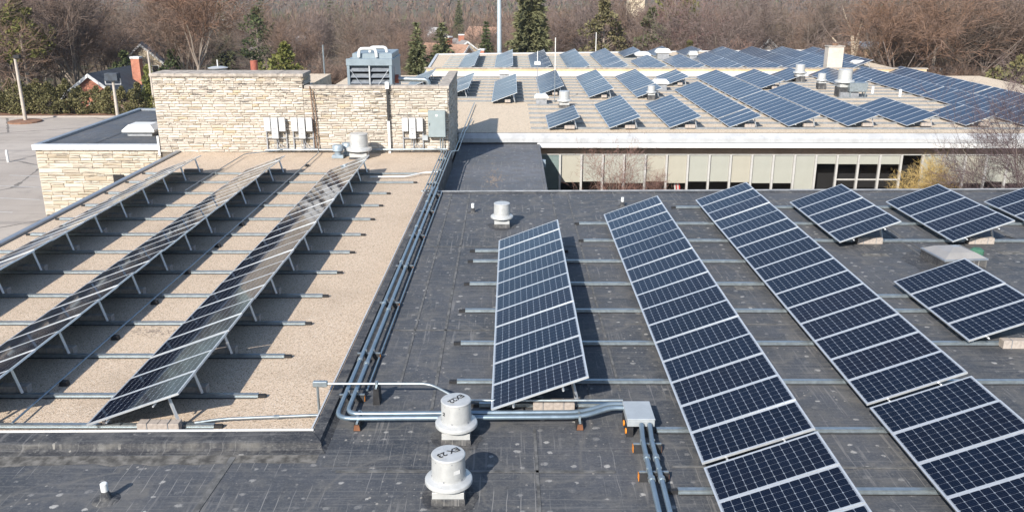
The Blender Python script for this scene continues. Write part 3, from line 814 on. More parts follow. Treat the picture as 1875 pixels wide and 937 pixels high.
# ------------------------------------------------------------------ solar arrays
TILT = radians(20.2); PW = 1.9635; PP = 1.012; PL = 1.0
def panel_meshes():
    lam = MB()
    z1 = .036
    lam.add([(.03, .03, z1), (PW - .03, .03, z1), (PW - .03, PL - .03, z1), (.03, PL - .03, z1), (.03, .03, .006), (PW - .03, .03, .006), (PW - .03, PL - .03, .006), (.03, PL - .03, .006)],
            [(0, 1, 2, 3), (7, 6, 5, 4)], 0)
    fr = MB()
    fr.box(0, PW, 0, .0295, 0, .04); fr.box(0, PW, PL - .0295, PL, 0, .04)
    fr.box(0, .0295, .03, PL - .03, 0, .04); fr.box(PW - .0295, PW, .03, PL - .03, 0, .04)
    both = MB()
    both.v = list(lam.v); both.f = list(lam.f); both.mi = [0] * len(lam.f)
    both.add(fr.v, fr.f, 1)
    res = []
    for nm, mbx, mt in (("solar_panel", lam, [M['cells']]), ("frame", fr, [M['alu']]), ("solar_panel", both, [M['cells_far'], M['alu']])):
        me = mbx.mesh(nm, mt, fix=False)
        uvl = me.uv_layers.new(name="UVMap")
        for lp in me.loops:
            c = me.vertices[lp.vertex_index].co
            uvl.data[lp.index].uv = ((c.x - .045) / (PW - .09) * 12, (c.y - .04) / (PL - .08) * 6)
        res.append(me)
    return res
ME_LAM, ME_FRAME, ME_BOTH = panel_meshes()
def leg_mesh(drop, mat=None):
    xt = 1.52; zt = xt * math.tan(TILT) - .03
    return MB().tube([(xt, 0, zt), (1.68, 0, -drop + .04)], .038, 4).mesh("leg", mat or M['alu'])
FOOT = MB().box(.18, .24, -.03, .03, -.2, .06).mesh("front_bracket", M['alu'])
def array(label, x, groups, zlow, rails, near, zroof, group, xskew=0.0, blocks=True):
    """groups: list of (ynear, count); rails: y positions of legs"""
    y0 = groups[0][0]
    t = thing("solar_array", label, "solar panels", (x, y0, zlow), group)
    for (yn, cnt) in groups:
        for k in range(cnt):
            yy = yn - y0 + k * PP
            loc = (xskew * (yy), yy, 0)
            if near:
                p = link("solar_panel", ME_LAM, t, loc, (rnd.gauss(0, .003), -TILT + rnd.gauss(0, .0035), 0))
                link("frame", ME_FRAME, p)
            else:
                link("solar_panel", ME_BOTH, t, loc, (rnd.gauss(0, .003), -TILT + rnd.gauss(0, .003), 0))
    L_ = leg_mesh(zlow - zroof - .06)
    for ry in rails:
        yy = ry - y0
        link("leg", L_, t, (xskew * yy, yy, 0))
        if near: link("front_bracket", FOOT, t, (xskew * yy, yy, -.03))
    yend = groups[-1][0] + groups[-1][1] * PP - y0
    for s in (.42, 1.42):
        xx, zz = s * cos(TILT), s * sin(TILT)
        part("purlin", MB().tube([(xx + .02 + xskew * -.07, -.07, zz - .035), (xx + .02 + xskew * yend, yend + .05, zz - .035)], .022, 4), M['alu'], t)
    return t

# rows on the black roof
ZB = .22
blk_rails = [12.29, 14.30, 16.34, 18.34, 20.39, 22.42, 24.42, 26.56, 28.59, 30.83]
G1 = "solar rows on the near black roof"
array("long solar row of eleven panels on the black roof, nearest the roof edge pipes", -.36, [(25.85 - 11 * PP, 11)], ZB, [15.31, 16.34, 18.34, 20.39, 22.42, 24.42, 25.45], True, 0, G1)
array("middle very long solar row on the black roof, split by a gap near its front", 3.25, [(12.665 - 6 * PP, 6), (12.80, 16)], ZB, [8.3, 10.3] + blk_rails[:9], True, 0, G1)
array("very long solar row on the black roof, nearest the skylight", 6.88, [(14.80 - 6 * PP, 6), (14.93, 16)], ZB, [9.3, 10.3] + blk_rails[:10], True, 0, G1)
array("short block of five dark panels by the far roof edge, behind the longest row", 10.28, [(30.78 - 5 * PP, 5)], ZB, blk_rails[7:10], True, 0, G1)
array("short block of five dark panels at the far roof edge, directly behind the skylight", 13.85, [(30.85 - 5 * PP, 5)], ZB, blk_rails[7:10], True, 0, G1)
array("short block of dark panels cut by the right frame edge by the far windows", 17.5, [(30.9 - 5 * PP, 5)], ZB, blk_rails[7:10], True, 0, G1)
array("block of dark panels in front of the skylight at the right of the black roof", 10.47, [(22.16 - 4 * PP, 4)], ZB - .05, [18.36, 20.42, 21.45], True, 0, G1)

# rows on the gravel roof
ZA = -.16
tan_rails = [15.05] + [16.34 + 2.0 * k for k in range(11)] + [38.1]
G2 = "solar rows on the near gravel roof"
array("long solar row on the gravel roof, the one nearest the membrane curb", -8.16, [(14.80, 3), (14.86 + 3 * PP, 20)], ZA, tan_rails, True, ZT, G2)
array("long solar row in the middle of the gravel roof, between two other rows", -11.93, [(14.80, 23)], ZA, tan_rails, True, ZT, G2)
array("long solar row on the gravel roof along the metal edge by the car park", -15.69, [(14.80, 23)], ZA, tan_rails, True, ZT, G2)

# rows on the classroom roof
XR = lambda i: 2.25 + 3.63 * i
def many(y0, n): return (y0, n)
front = [(0, [(50.95, 5)]), (1, [(51.1, 10)]), (2, [(51.3, 10)]), (3, [(51.5, 3), (54.8, 15)]), (4, [(51.8, 12), (64.15, 15)]), (5, [(51.95, 17)]), (6, [(52.1, 8)]), (7, [(52.2, 5)])]
fl = ["small five panel block at the left end of the classroom roof front",
      "ten panel solar block at the classroom roof front, just right of the smallest left block",
      "ten panel solar block at the classroom roof front, third from the left",
      "long solar row at the classroom roof front, fourth from the left",
      "longest solar row on the classroom roof, reaching from eave to far brick wall",
      "long solar row on the classroom roof front, just left of the big silver kitchen fan",
      "eight panel block at the classroom roof front, in front of the silver kitchen fan",
      "five panel block at the right end of the classroom roof front"]
G3 = "solar arrays on the classroom roof"
def rl(groups):
    ya, yb = groups[0][0], groups[-1][0] + groups[-1][1] * PP
    out = []; y = ya + .35
    while y < yb: out.append(y); y += 2.02
    return out
for (i, g), l in zip(front, fl): array(l, XR(i), g, -.38, rl(g), False, ZR, G3)
rear = [(-3, [(70, 10)], "solar block on the classroom roof half hidden behind the blue cooling unit pipe"),
        (-2, [(65.3, 11)], "solar block on the classroom roof just right of the tall stone screen wall"),
        (-1, [(62.5, 13)], "solar block on the classroom roof beside the stone wall, left of the thin rods"),
        (0, [(66.8, 12)], "solar block on the classroom roof standing behind the two thin lightning rods"),
        (1, [(65.2, 14)], "fourteen panel solar block on the classroom roof, right of the lightning rods"),
        (2, [(65.3, 3), (68.65, 11)], "split solar block on the classroom roof behind the small round fan"),
        (3, [(73.4, 6)], "six panel solar block behind the white hood on the classroom roof"),
        (5, [(70.9, 9)], "nine panel solar block by the far brick wall, right of the longest row"),
        (6, [(76.2, 5)], "smallest solar block by the far brick wall, left of the tallest round fan"),
        (7, [(71.3, 10)], "solar block behind the round silver fans on the classroom roof"),
        (8, [(52.2, 14), (66.55, 16)], "very long solar row at the right of the classroom roof, on the fan side"),
        (9, [(53, 13), (66.4, 16)], "outermost solar row along the right edge of the classroom roof")]
for i, g, l in rear: array(l, XR(i), g, -.38, rl(g), False, ZR, G3)
# rows on the hall roof
G4 = "solar arrays on the far hall roof"
XH = lambda i: 2.0 + 3.63 * i
hall = [(-2, [(82.75, 19)], "leftmost solar row on the far hall roof, left of the steel flagpole"),
        (-1, [(82.75, 5), (87.95, 14)], "solar row on the far hall roof right beside the steel flagpole"),
        (0, [(82.75, 6), (88.95, 13)], "third solar row from the left on the far hall roof, behind the thin rods"),
        (1, [(82.75, 6), (88.95, 14)], "fourth solar row from the left on the far hall roof"),
        (2, [(82.75, 6), (88.95, 15)], "fifth solar row from the left on the far hall roof"),
        (3, [(82.75, 12)], "sixth solar row from the left on the far hall roof"),
        (3, [(100.3, 6)], "small left solar block at the back of the far hall roof"),
        (4, [(82.75, 13)], "seventh solar row from the left on the far hall roof, in front of white vents"),
        (4, [(101.5, 6)], "small middle solar block at the back of the far hall roof behind the vents"),
        (5, [(82.75, 16)], "eighth solar row from the left on the far hall roof, just right of the vents"),
        (5, [(101.6, 6)], "small right solar block at the back of the far hall roof"),
        (6, [(82.75, 24)], "ninth solar row from the left on the far hall roof"),
        (7, [(82.75, 5), (87.95, 19)], "tenth solar row from the left on the far hall roof"),
        (8, [(82.75, 24)], "second solar row from the right on the far hall roof, left of the chimney"),
        (9, [(88.5, 18)], "rightmost solar row on the far hall roof, behind the brick chimney")]
for i, g, l in hall: array(l, XH(i), g, -.32, rl(g), False, -.45, G4)

# ------------------------------------------------------------------ rails
def rail(label, y, x0, x1, z, group, caps=(True, True), dz=.0):
    t = thing("strut_rail", label, "rail", (x0, y, z), group)
    L = x1 - x0
    mb = MB(); mb.box(0, L, -.045, .045, .02, .085); mb.box(0, L, -.062, -.0455, .018, .04)
    part("channel", mb, M['galv'], t)
    part("base_strip", MB().box(.02, L - .02, -.075, .075, .003, .0175), M['black'], t)
    for e, c in zip((0, L), caps):
        if c: part("end_cap", MB().box(-.16 if e == 0 else L + .001, -.001 if e == 0 else L + .16, -.04, .04, .004, .07), M['black'], t)
GR = "strut rails on the black roof"
for i, (y, x0, x1, l) in enumerate([
        (12.29, 2.75, 14.0, "galvanised rail nearest the front, starting right of the two pipes"),
        (14.30, 2.72, 16.0, "galvanised rail starting just right of the grey junction box"),
        (15.31, -.62, 2.1, "short galvanised rail under the front of the eleven panel row"),
        (16.34, -1.12, 18.0, "galvanised rail crossing behind the fan marked EX22"),
        (18.34, -1.15, 18.0, "galvanised rail under the front of the block in front of the skylight"),
        (20.39, -1.15, 20.0, "galvanised rail under the middle of the block in front of the skylight"),
        (21.45, 9.2, 18.0, "galvanised rail under the back of the block by the skylight"),
        (22.42, -1.13, 9.1, "galvanised rail under the three long black roof rows, just behind their middle"),
        (24.42, -1.12, 9.1, "galvanised rail under the back of the eleven panel row"),
        (25.45, -1.10, 1.62, "short galvanised rail at the far end of the eleven panel row"),
        (26.56, 2.35, 26.0, "galvanised rail along the front of the short far blocks"),
        (28.59, 2.36, 26.0, "galvanised rail under the middle of the short far blocks"),
        (30.83, 6.1, 26.0, "galvanised rail farthest back on the black roof, near the windows")]):
    rail(l, y, x0, x1, .0, GR)
GT = "strut rails on the gravel roof"
for i, y in enumerate(tan_rails):
    x1 = [-5.8, -5.3, -5.25, -5.22, -5.2, -5.18, -5.16, -5.14, -5.12, -5.1, -5.08, -4.2, -4.2][i]
    nm = "galvanised rail across the gravel roof, " + ("closest to the front curb" if i == 0 else "at the far end by the stone wall" if i == 12 else ORD[i + 1] + " counting from the front curb")
    rail(nm, y, -16.45, x1, ZT, GT)
GC = "rails across the classroom roof"
rc = [51.6 + 2.02 * k for k in range(15)]
for i, y in enumerate(rc):
    where = ("along its front edge" if i == 0 else "nearest the far brick wall" if i == 14 else ORD[i + 1] + " from the front eave")
    x0 = 1.2 if y < 62 else -9.5
    mb = MB(); mb.box(0, 40 - x0, -.05, .05, .0, .11)
    tag(link("strut_rail", mb.mesh("strut_rail", M['rail_shaded']), None, (x0, y, ZR + .003)), "pale rail under the classroom roof arrays, " + where, "rail", GC)
GH = "rails across the far hall roof"
for i in range(10):
    y = 83.6 + 2.02 * i
    where = ("nearest the brick parapet" if i == 0 else "at the far roof edge" if i == 9 else ORD[i + 1] + " from the brick parapet")
    tag(link("strut_rail", MB().box(-7.0, 36, -.05, .05, .0, .085).mesh("strut_rail", M['galv']), None, (0, y, -.447)), "pale rail under the far hall solar rows, " + where, "rail", GH)

# ------------------------------------------------------------------ ballast blocks
BLK = MB().bevbox(0, .20, -.10, .10, 0, .2, .008).mesh("block", M['block'])
STRAP = MB().box(-.004, .008, -.108, .108, 0, .208).mesh("strap", M['alu_dark'])
def blocks(label, x, y, z, n, group, rot=0):
    t = thing("ballast_blocks", label, "concrete blocks", (x, y, z), group)
    for k in range(n): link("block", BLK, t, (k * .202, 0, .0))
    if n > 1: link("strap", STRAP, t, (.19, 0, 0)); link("strap", STRAP, t, (.19 + .202 * (n - 2), 0, 0))
for nm, x in (("row nearest the curb", -8.16), ("middle gravel roof row", -11.93), ("row along the car park edge", -15.69)):
    for i, y in enumerate(tan_rails):
        w_ = "at its front end" if i == 0 else "at its far end" if i == 12 else ORD[i + 1] + " rail from front"
        blocks("ballast blocks under the %s, %s" % (nm, w_), x + .94, y - .12 if i == 0 else y + .17, ZT + .004, 4, "ballast blocks under the gravel roof rows")
for nm, x, rs in (("eleven panel row on the black roof", -.36, [15.31, 18.34, 20.39, 22.42, 24.42]), ("middle long row on the black roof", 3.25, [12.29, 14.3, 18.34, 22.42, 26.56]),
                  ("longest row beside the skylight on the black roof", 6.88, [14.3, 18.34, 22.42, 26.56, 30.83]), ("far block behind the longest row", 10.28, [26.56]), ("far block behind the skylight", 13.85, [26.56]),
                  ("panel block in front of the skylight", 10.47, [18.36]), ("far block at the right frame edge", 17.5, [26.56])):
    for i, y in enumerate(rs):
        w_ = "front set" if i == 0 else ORD[i + 1] + " set"
        blocks("ballast under the %s, %s" % (nm, w_), x + .80, y - .16, .004, 4, "ballast blocks under the black roof rows")
for (i, g), l in zip(front, ["first", "second", "third", "fourth", "fifth", "sixth", "seventh", "eighth"]):
    blocks("pale concrete ballast under the front end of the %s classroom roof array from the left" % l, XR(i) + .95, g[0][0] + .25, ZR + .09, 3, "ballast blocks along the classroom eave")
for i, g, l in rear[2:8]:
    blocks("pale ballast below the " + " ".join(l.split(",")[0].split()[:9]), XR(i) + .95, g[0][0] + .3, ZR + .09, 2, "ballast blocks behind the classroom front arrays")

# ------------------------------------------------------------------ exhaust fans
def text_mesh(s, size):
    cu = bpy.data.curves.new("lettering", 'FONT'); cu.body = s; cu.size = size; cu.align_x = 'CENTER'; cu.align_y = 'CENTER'; cu.extrude = .0012
    cu.offset = .0028
    o = bpy.data.objects.new("lettering", cu); COL.objects.link(o)
    bpy.context.view_layer.update()
    me = bpy.data.meshes.new_from_object(o.evaluated_get(bpy.context.evaluated_depsgraph_get()))
    bpy.data.objects.remove(o); me.materials.clear(); me.materials.append(M['ink'])
    return me
def fan(label, loc, s=1.0, txt=None, ang=0, curbh=.13, group=None, sides=None, mat=None, bigcurb=False):
    t = thing("exhaust_fan", label, "roof fan", loc, group)
    mt = mat or M['fan']
    mb = MB().bevbox(-.27 * s, .27 * s, -.27 * s, .27 * s, 0, curbh, .008)
    part("curb_flashing", mb, M['membrane_smooth'], t)
    mb = MB(); mb.bevbox(-.255 * s, .255 * s, -.255 * s, .255 * s, curbh + .001, curbh + .12 * s, .006)
    mb.lathe([(.20 * s, curbh + .12 * s + .001), (.20 * s, curbh + .26 * s)], 20)
    part("curb_cap", mb, mt, t)
    z = curbh
    prof = [(.20, .20), (.35, .175), (.374, .172), (.386, .185), (.386, .232), (.378, .247), (.36, .256), (.31, .274), (.289, .285), (.286, .30), (.278, .301), (.278, .33)]
    part("skirt", MB().lathe([(r * s, z + h * s) for r, h in prof], 36), mt, t, smooth=True)
    prof = [(.2765, .331), (.270, .60), (.268, .655), (.276, .658), (.276, .674), (.262, .688), (.13, .70), (.002, .703)]
    part("cap", MB().lathe([(r * s, z + h * s) for r, h in prof], 36), mt, t, smooth=True)
    if txt:
        me = text_mesh(txt, .165)
        link("lettering", me, t, (0, 0, z + .7055 * s), (0, 0, ang))
    mb = MB()
    for k in range(6):
        a = k * pi / 3 + .3
        mb.box(.283 * cos(a) - .008, .283 * cos(a) + .008, .283 * sin(a) - .008, .283 * sin(a) + .008, z + .31, z + .335)
        mb.box(.27 * cos(a + .5) - .007, .27 * cos(a + .5) + .007, .27 * sin(a + .5) - .007, .27 * sin(a + .5) + .007, z + .62, z + .634)
    if txt: part("bolts", mb, M['fan_dark'], t)
    return t
f23 = fan("silver mushroom exhaust fan with EX 23 written on its cap, nearest the camera", (-1.0, 12.18, 0), 1.0, "EX 23", radians(218), .12)
part("sticker", MB().add([(.10, -.2655, .56), (.20, -.1985, .56), (.20, -.1975, .63), (.10, -.2645, .63)], [(0, 1, 2, 3)]), M['white'], f23)
f22 = fan("silver mushroom exhaust fan with EX22 written on its cap", (-.99, 14.06, 0), 1.0, "EX22", radians(232), .11)
me2 = text_mesh("2", .09)
link("lettering", me2, f22, (-.212, -.196, .60), (radians(90), 0, radians(-47)))
fan("silver mushroom exhaust fan standing alone near the far edge of the black roof", (-.3, 28.4, 0), 1.0, None, 0, .13)
part_dark = simple("water_stain", (0.03, 0.032, 0.036), 0.8, 0, 0.3, 3)
fan("large silver drum fan on the gravel roof by the stone wall", (-7.45, 41.9, ZT), 1.62, None, 0, .1)
GFAN = "small fans on the classroom roof"
fan("round silver fan behind the smallest front block of the classroom roof", (3.75, 60.9, ZR), 1.35, None, 0, .2, None)
fan("small round silver fan beside the split solar block on the classroom roof", (10.5, 65.0, ZR), 1.0, None, 0, .35, None)
fan("round silver fan on a pale curb near the far brick wall", (25.3, 76.6, ZR), 1.45, None, 0, .55)
fan("round silver fan in the middle of the three on the classroom roof", (25.5, 71.6, ZR), 1.15, None, 0, .5)
kf = fan("largest silver kitchen fan with a side motor box on the classroom roof", (25.6, 66.9, ZR), 1.9, None, 0, .75)
mb = MB(); mb.bevbox(.1, 1.45, -.95, -.25, .45, 1.15, .03)
part("motor_box", mb, M['galv'], kf)
for dx in (.2, 1.35):
    for dy in (-.85, -.35): part("leg", MB().box(dx - .04, dx + .04, dy - .04, dy + .04, 0, .449), M['galv'], kf)
part("duct_base", MB().box(-.5, .9, -.8, .5, 0, .4), M['fan_dark'], kf)
# small blue grey vents beside the drum fan
for i, (x, y, l) in enumerate([(-8.5, 41.9, "short blue grey roof vent, left one beside the large drum fan"), (-8.15, 42.5, "short blue grey roof vent tucked behind, next to the large drum fan")]):
    t = thing("roof_vent", l, "roof vent", (x, y, ZT))
    part("base", MB().bevbox(-.28, .28, -.22, .22, 0, .16, .02), M['fan_blue'], t)
    part("stack", MB().lathe([(.17, .16), (.17, .34)], 16), M['fan_blue'], t)
    part("cap", MB().lathe([(.20, .342), (.27, .36), (.27, .60), (.24, .64), (.02, .66)], 20), M['fan_blue'], t, smooth=True)
# pipe vents
for i, (x, y, l, h) in enumerate([(-6.56, 12.1, "white topped plumbing vent near the front left of the black roof", .30), (-1.37, 30.2, "white topped plumbing vent left of the lone exhaust fan", .33), (4.16, 31.1, "white topped plumbing vent behind the middle long row", .34)]):
    t = thing("vent_pipe", l, "vent pipe", (x, y, 0))
    part("flashing", MB().lathe([(.22, .002), (.20, .012), (.10, .03), (.075, .10), (.06, h * .55)], 18), M['membrane_smooth'], t, smooth=True)
    part("pipe", MB().lathe([(.056, h * .4), (.058, h), (.045, h + .012)], 14), M['white'], t, smooth=True)

# skylight
t = thing("skylight", "milky pyramid skylight on a dark curb, right side of the black roof", "skylight", (13.22, 24.45, 0), None, (0, 0, radians(6)))
part("curb", MB().bevbox(-.66, .66, -.62, .62, 0, .24, .01), M['membrane_smooth'], t)
part("frame", MB().bevbox(-.68, .68, -.64, .64, .241, .30, .008), M['alu_dark'], t)
mb = MB()
ring = lambda a, b, z: [(-a, -b, z), (a, -b, z), (a, b, z), (-a, b, z)]
vs = ring(.64, .60, .301) + ring(.40, .38, .43) + ring(.1, .1, .52)
fs = [(8, 9, 10, 11)]
for k in range(2):
    for i in range(4): fs.append((k * 4 + i, k * 4 + (i + 1) % 4, k * 4 + 4 + (i + 1) % 4, k * 4 + 4 + i))
part("dome", mb.add(vs, fs), M['skylight'], t)
tag(link("drain_cover", MB().lathe([(.2, 0), (.2, .14), (.12, .2)], 12).mesh("drain_cover", M['green']), None, (14.35, 25.25, .002)), "small dark green drain cover just behind the skylight", "drain")

# ------------------------------------------------------------------ conduits
def support(label, x, y, z, along, hgt, group, orange=True, single=False):
    """rubber block, long axis across the pipes; along = angle of the pipe run"""
    t = thing("conduit_support", label, "pipe support", (x, y, z), group, (0, 0, along))
    L = .14 if single else .25
    part("rubber_block", MB().prism([(-.07, 0), (.07, 0), (.05, hgt), (-.05, hgt)], -L, L), M['black'], t)
    if orange:
        for s in (-1, 1):
            part("reflector", MB().prism([(-.062, .012), (.062, .012), (.045, hgt - .012), (-.045, hgt - .012)], s * L - .004 * s, s * (L + .008)), M['orange'] if s > 0 or single else M['rust'], t)
    part("strut", MB().box(-.02, .02, -L, L, hgt + .001, hgt + .022), M['galv'], t)
    for s in ((0,) if single else (-.085, .085)): part("clamp", MB().box(-.022, .022, s - .045, s + .045, hgt + .023, hgt + .10), M['galv'], t)
def pipe(name, label, pts, r, mat, group=None, couple=None, rad=.22):
    t = thing(name, label, "conduit", pts[0], group)
    o = Vector(pts[0])
    part("pipe", MB().tube([Vector(p) - o for p in fillet(pts, rad)], r, 10), mat, t, smooth=True)
    if couple:
        for a, b, k in couple:
            a, b = Vector(a), Vector(b); d = (b - a).normalized()
            p = a + (b - a) * k - o
            part("coupling", MB().tube([p - d * .05, p + d * .05], r * 1.35, 10), M['galv'], t)
    return t
PR = .046
pipe("conduit", "steel conduit along the curb, outer left pipe bending round to the junction box", [(-3.08, 33.3, .19), (-3.29, 14.46, .19), (1.35, 14.50, .21), (1.9, 14.72, .28), (2.18, 14.72, .28)], PR, M['conduit'], None, [((-3.08, 33.3, .19), (-3.29, 14.46, .19), k) for k in (.12, .3, .5, .68, .86)], .32)
pipe("conduit", "steel conduit along the curb, inner right pipe bending round to the junction box", [(-2.91, 33.3, .19), (-3.11, 14.64, .19), (1.35, 14.68, .21), (1.9, 14.88, .28), (2.18, 14.88, .28)], PR, M['conduit'], None, [((-2.91, 33.3, .19), (-3.11, 14.64, .19), k) for k in (.15, .33, .53, .71, .88)], .25)
pipe("conduit", "slim conduit lying right of the two thick curb pipes", [(-2.72, 33.2, .06), (-2.93, 15.9, .06)], .022, M['conduit'])
pipe("conduit", "thin bright conduit crossing above the curb pipes and passing behind EX22", [(-3.66, 15.5, .40), (-1.6, 15.5, .40), (-.95, 15.06, .26), (2.18, 15.06, .26)], .026, M['galv'], None, None, .2)
t = thing("conduit_elbow", "small grey elbow box where the thin conduit drops over the curb", "conduit box", (-3.78, 15.5, -.26))
part("body", MB().bevbox(-.14, .14, -.05, .05, .60, .72, .015), M['galv'], t)
part("post", MB().tube([(-.06, 0, 0), (-.06, 0, .60)], .026, 8), M['galv'], t)
pipe("conduit", "bright conduit lying on the gravel between the curb and the nearest row", [(-3.84, 15.42, -.25), (-5.7, 15.22, -.23), (-6.2, 15.1, -.25)], .03, M['galv'], None, [((-3.8, 15.42, -.25), (-5.7, 15.22, -.23), .45)], .2)
pipe("conduit", "left of the two conduits running from the junction box towards the camera", [(2.40, 14.08, .28), (2.36, 13.6, .21), (2.20, 8.0, .21)], PR, M['conduit'], None, [((2.36, 13.6, .21), (2.20, 8, .21), k) for k in (.1, .22, .42)], .2)
pipe("conduit", "right of the two conduits running from the junction box towards the camera", [(2.55, 14.08, .28), (2.52, 13.6, .21), (2.38, 8.0, .21)], PR, M['conduit'], None, [((2.52, 13.6, .21), (2.38, 8, .21), k) for k in (.1, .22, .42)], .2)
t = thing("junction_box", "light grey metal junction box where the roof conduits meet", "junction box", (2.4, 14.45, 0))
part("box_body", MB().bevbox(-.25, .25, -.32, .38, .20, .34, .012), M['box'], t)
part("lid", MB().bevbox(-.26, .26, -.33, .39, .341, .365, .008), M['box'], t)
for dx in (-.2, .12):
    part("rubber_foot", MB().box(dx - .06, dx + .06, -.34, .3, .003, .199), M['black'], t)
for yy in (-.30, .0): part("reflector", MB().lathe([(.055, 0), (.055, .02)], 12), M['orange'], t, (-.262, yy, .11), (0, radians(-90), 0))
GS = "rubber conduit supports on the black roof"
sup_l = ["nearest the pipe bend", "second from the pipe bend", "third from the pipe bend", "fourth from the pipe bend", "fifth from the pipe bend", "sixth from the pipe bend", "at the far roof edge"]
for i, y in enumerate([15.55, 17.55, 20.7, 23.7, 26.8, 29.9, 32.4]):
    xc = -3.20 + (y - 14.5) * .0105
    support("rubber support with orange end under the curb conduits, " + sup_l[i], xc + .02, y, .003, -pi / 2 + .01, .125, GS)
support("black rubber support under the paired pipes, near their corner left of the fans", -2.87, 14.57, .003, 0, .14, GS)
support("black rubber support under the paired pipes, near the junction box", 1.3, 14.6, .003, 0, .14, GS)
support("tall black support holding the thin conduit above the roof", -2.66, 15.5, .003, 0, .345, None, False, True)
support("orange ended support under the twin pipes, nearer the junction box", 2.44, 13.6, .003, pi / 2, .145, GS)
support("orange ended support under the twin pipes, nearer the camera", 2.41, 12.68, .003, pi / 2, .145, GS)
support("orange ended support under the twin pipes, at the bottom frame edge", 2.36, 11.2, .003, pi / 2, .145, GS)

# conduits by the tower corner and on the gravel roof
for k, l in enumerate(["leftmost", "second from left", "third from left", "fourth from left", "rightmost"]):
    x = -3.62 + k * .12
    xe = -3.72 + k * .12
    pts = [(x + .45 * (.3 if k < 3 else .45), 33.0, .17 if k > 2 else .12), (x + .1, 34.2, -.12), (xe + .28, 42.4, -.12)]
    if k >= 3: pts += [(-2.86 + (k - 3) * .16, 43.6, -.30), (-2.80 + (k - 3) * .16, 49.6, -.30), (-2.78 + (k - 3) * .16, 50.2, -.34), (-2.6 + (k - 3) * .16, 62.0 if k == 3 else 54.5, -.34)]
    else: pts += [(xe + .2, 42.9, -.12), (xe - .2 - k * .2, 43.1, -.12)]
    pipe("conduit", "thin conduit running to the stone wall corner, " + l + " of the bundle", pts, .028, M['conduit'] if k % 2 else M['galv'], "conduit bundle by the stone wall corner")
GSf = "conduit supports by the stone wall corner"
for i, y in enumerate([35.5, 38.0, 40.6]):
    support("small rubber support under the conduit bundle by the link roof, " + ["nearest", "middle", "farthest"][i], -3.28 + .02 * i, y, -.2, pi / 2, .05, GSf)
pipe("conduit", "long thin conduit on the gravel between the two nearer solar rows", [(-9.72, 15.0, -.2), (-9.62, 30, -.2), (-9.6, 42.5, -.2), (-9.75, 43.1, -.1)], .022, M['conduit'])
pipe("conduit", "long thin conduit on the gravel between the two farther solar rows", [(-13.35, 34.5, -.2), (-13.2, 42.2, -.2), (-11.4, 43.1, -.15)], .022, M['conduit'])
GG = "rubber feet under the gravel roof conduit"
for i, y in enumerate([16.9, 19.4, 21.8, 24.3, 27.0, 29.6, 32.5, 36.4, 39.8]):
    tag(link("rubber_foot", MB().prism([(-.1, 0), (.1, 0), (.07, .10), (-.07, .10)], -.06, .06).mesh("rubber_foot", M['black']), None, (-9.66 + .004 * (y - 15), y, ZT + .003)), "black rubber foot under the long gravel roof conduit, " + ("closest to the front curb" if i == 0 else ORD[i + 1] + " from the front curb"), "pipe foot", GG)
pipe("conduit", "pale pipe lying on the gravel beyond the nearest row, towards the link roof", [(-6.2, 37.1, -.22), (-4.6, 37.2, -.22), (-3.9, 37.9, -.2), (-3.25, 37.8, -.14)], .035, M['white'])
pipe("conduit", "black cable at the right edge of the black roof beside the far blocks", [(16.3, 27.2, .02), (16.9, 25.9, .02), (17.5, 24.8, .02), (18.2, 23.6, .02)], .012, M['black'])

# ------------------------------------------------------------------ equipment on the stone wall
YWL = YF - .045
def inverter(label, x, grp):
    t = thing("inverter", label, "inverter", (x, YWL, 0), grp)
    part("centre_unit", MB().bevbox(-.16, .16, -.30, -.06, .42, 1.46, .02), M['inv'], t)
    for s in (-1, 1): part("side_unit", MB().bevbox(s * .37 - .15, s * .37 + .15, -.26, -.06, .78, 1.46, .02), M['inv'], t)
    mb = MB()
    for k, z in enumerate((.92, .83)):
        mb.box(-.10, .10, -.3025, -.3005, z, z + .04)
    mb.box(-.035, .035, -.3025, -.3005, .65, .72)
    part("print", mb, M['fan_dark'], t)
    mb = MB()
    for s in (-.5, 0, .5): mb.box(s - .03, s + .03, -.055, -.001, ZT + .05, .80)
    mb.box(-.52, .52, -.09, -.056, .40, .45)
    part("strut_frame", mb, M['fan_dark'], t)
    for k, s in enumerate((-.08, .02, .10)):
        pts = [(s, -.15, .42), (s + .02, -.16, .2), (s + .16 * (k - 1) + .1, -.18, -.05), (s + .5 + .1 * k, -.16, -.14)]
        part("cable", MB().tube(fillet(pts, .12), .016, 6), M['fan_dark'], t)
    return t
GI = "white inverters on the stone wall"
inverter("white wall inverter with side boxes, leftmost on the stone wall", -11.82, GI)
inverter("white wall inverter with side boxes, beside the thin brown pipes", -10.47, GI)
inverter("white wall inverter with side boxes, next to the grey cabinet", -4.93, GI)
t = thing("electrical_cabinet", "large grey electrical cabinet on the stone wall near its right corner", "cabinet", (-3.7, YWL, .5))
part("body", MB().bevbox(-.43, .43, -.30, -.01, 0, 1.32, .015), M['cabinet'], t)
part("door", MB().bevbox(-.41, .41, -.322, -.301, .02, 1.30, .008), M['cabinet'], t)
part("handle", MB().box(-.37, -.34, -.345, -.323, .6, .72), M['black'], t)
part("badge", MB().box(-.05, .05, -.3255, -.3225, 1.05, 1.15), M['white'], t)
for dx in (.15, .28): part("riser", MB().tube([(dx, -.15, 0), (dx, -.15, -.75)], .03, 8), M['galv'], t)
t = thing("downpipe", "white downpipe with a black upper half on the stone wall", "pipe", (-6.13, YWL, ZT))
part("pipe", MB().box(-.06, .06, -.14, -.02, 0, 1.62), M['white'], t)
part("upper_length", MB().box(-.055, .055, -.13, -.02, 1.621, 3.2), M['black'], t)  # upper half of the pipe is black, the rest white
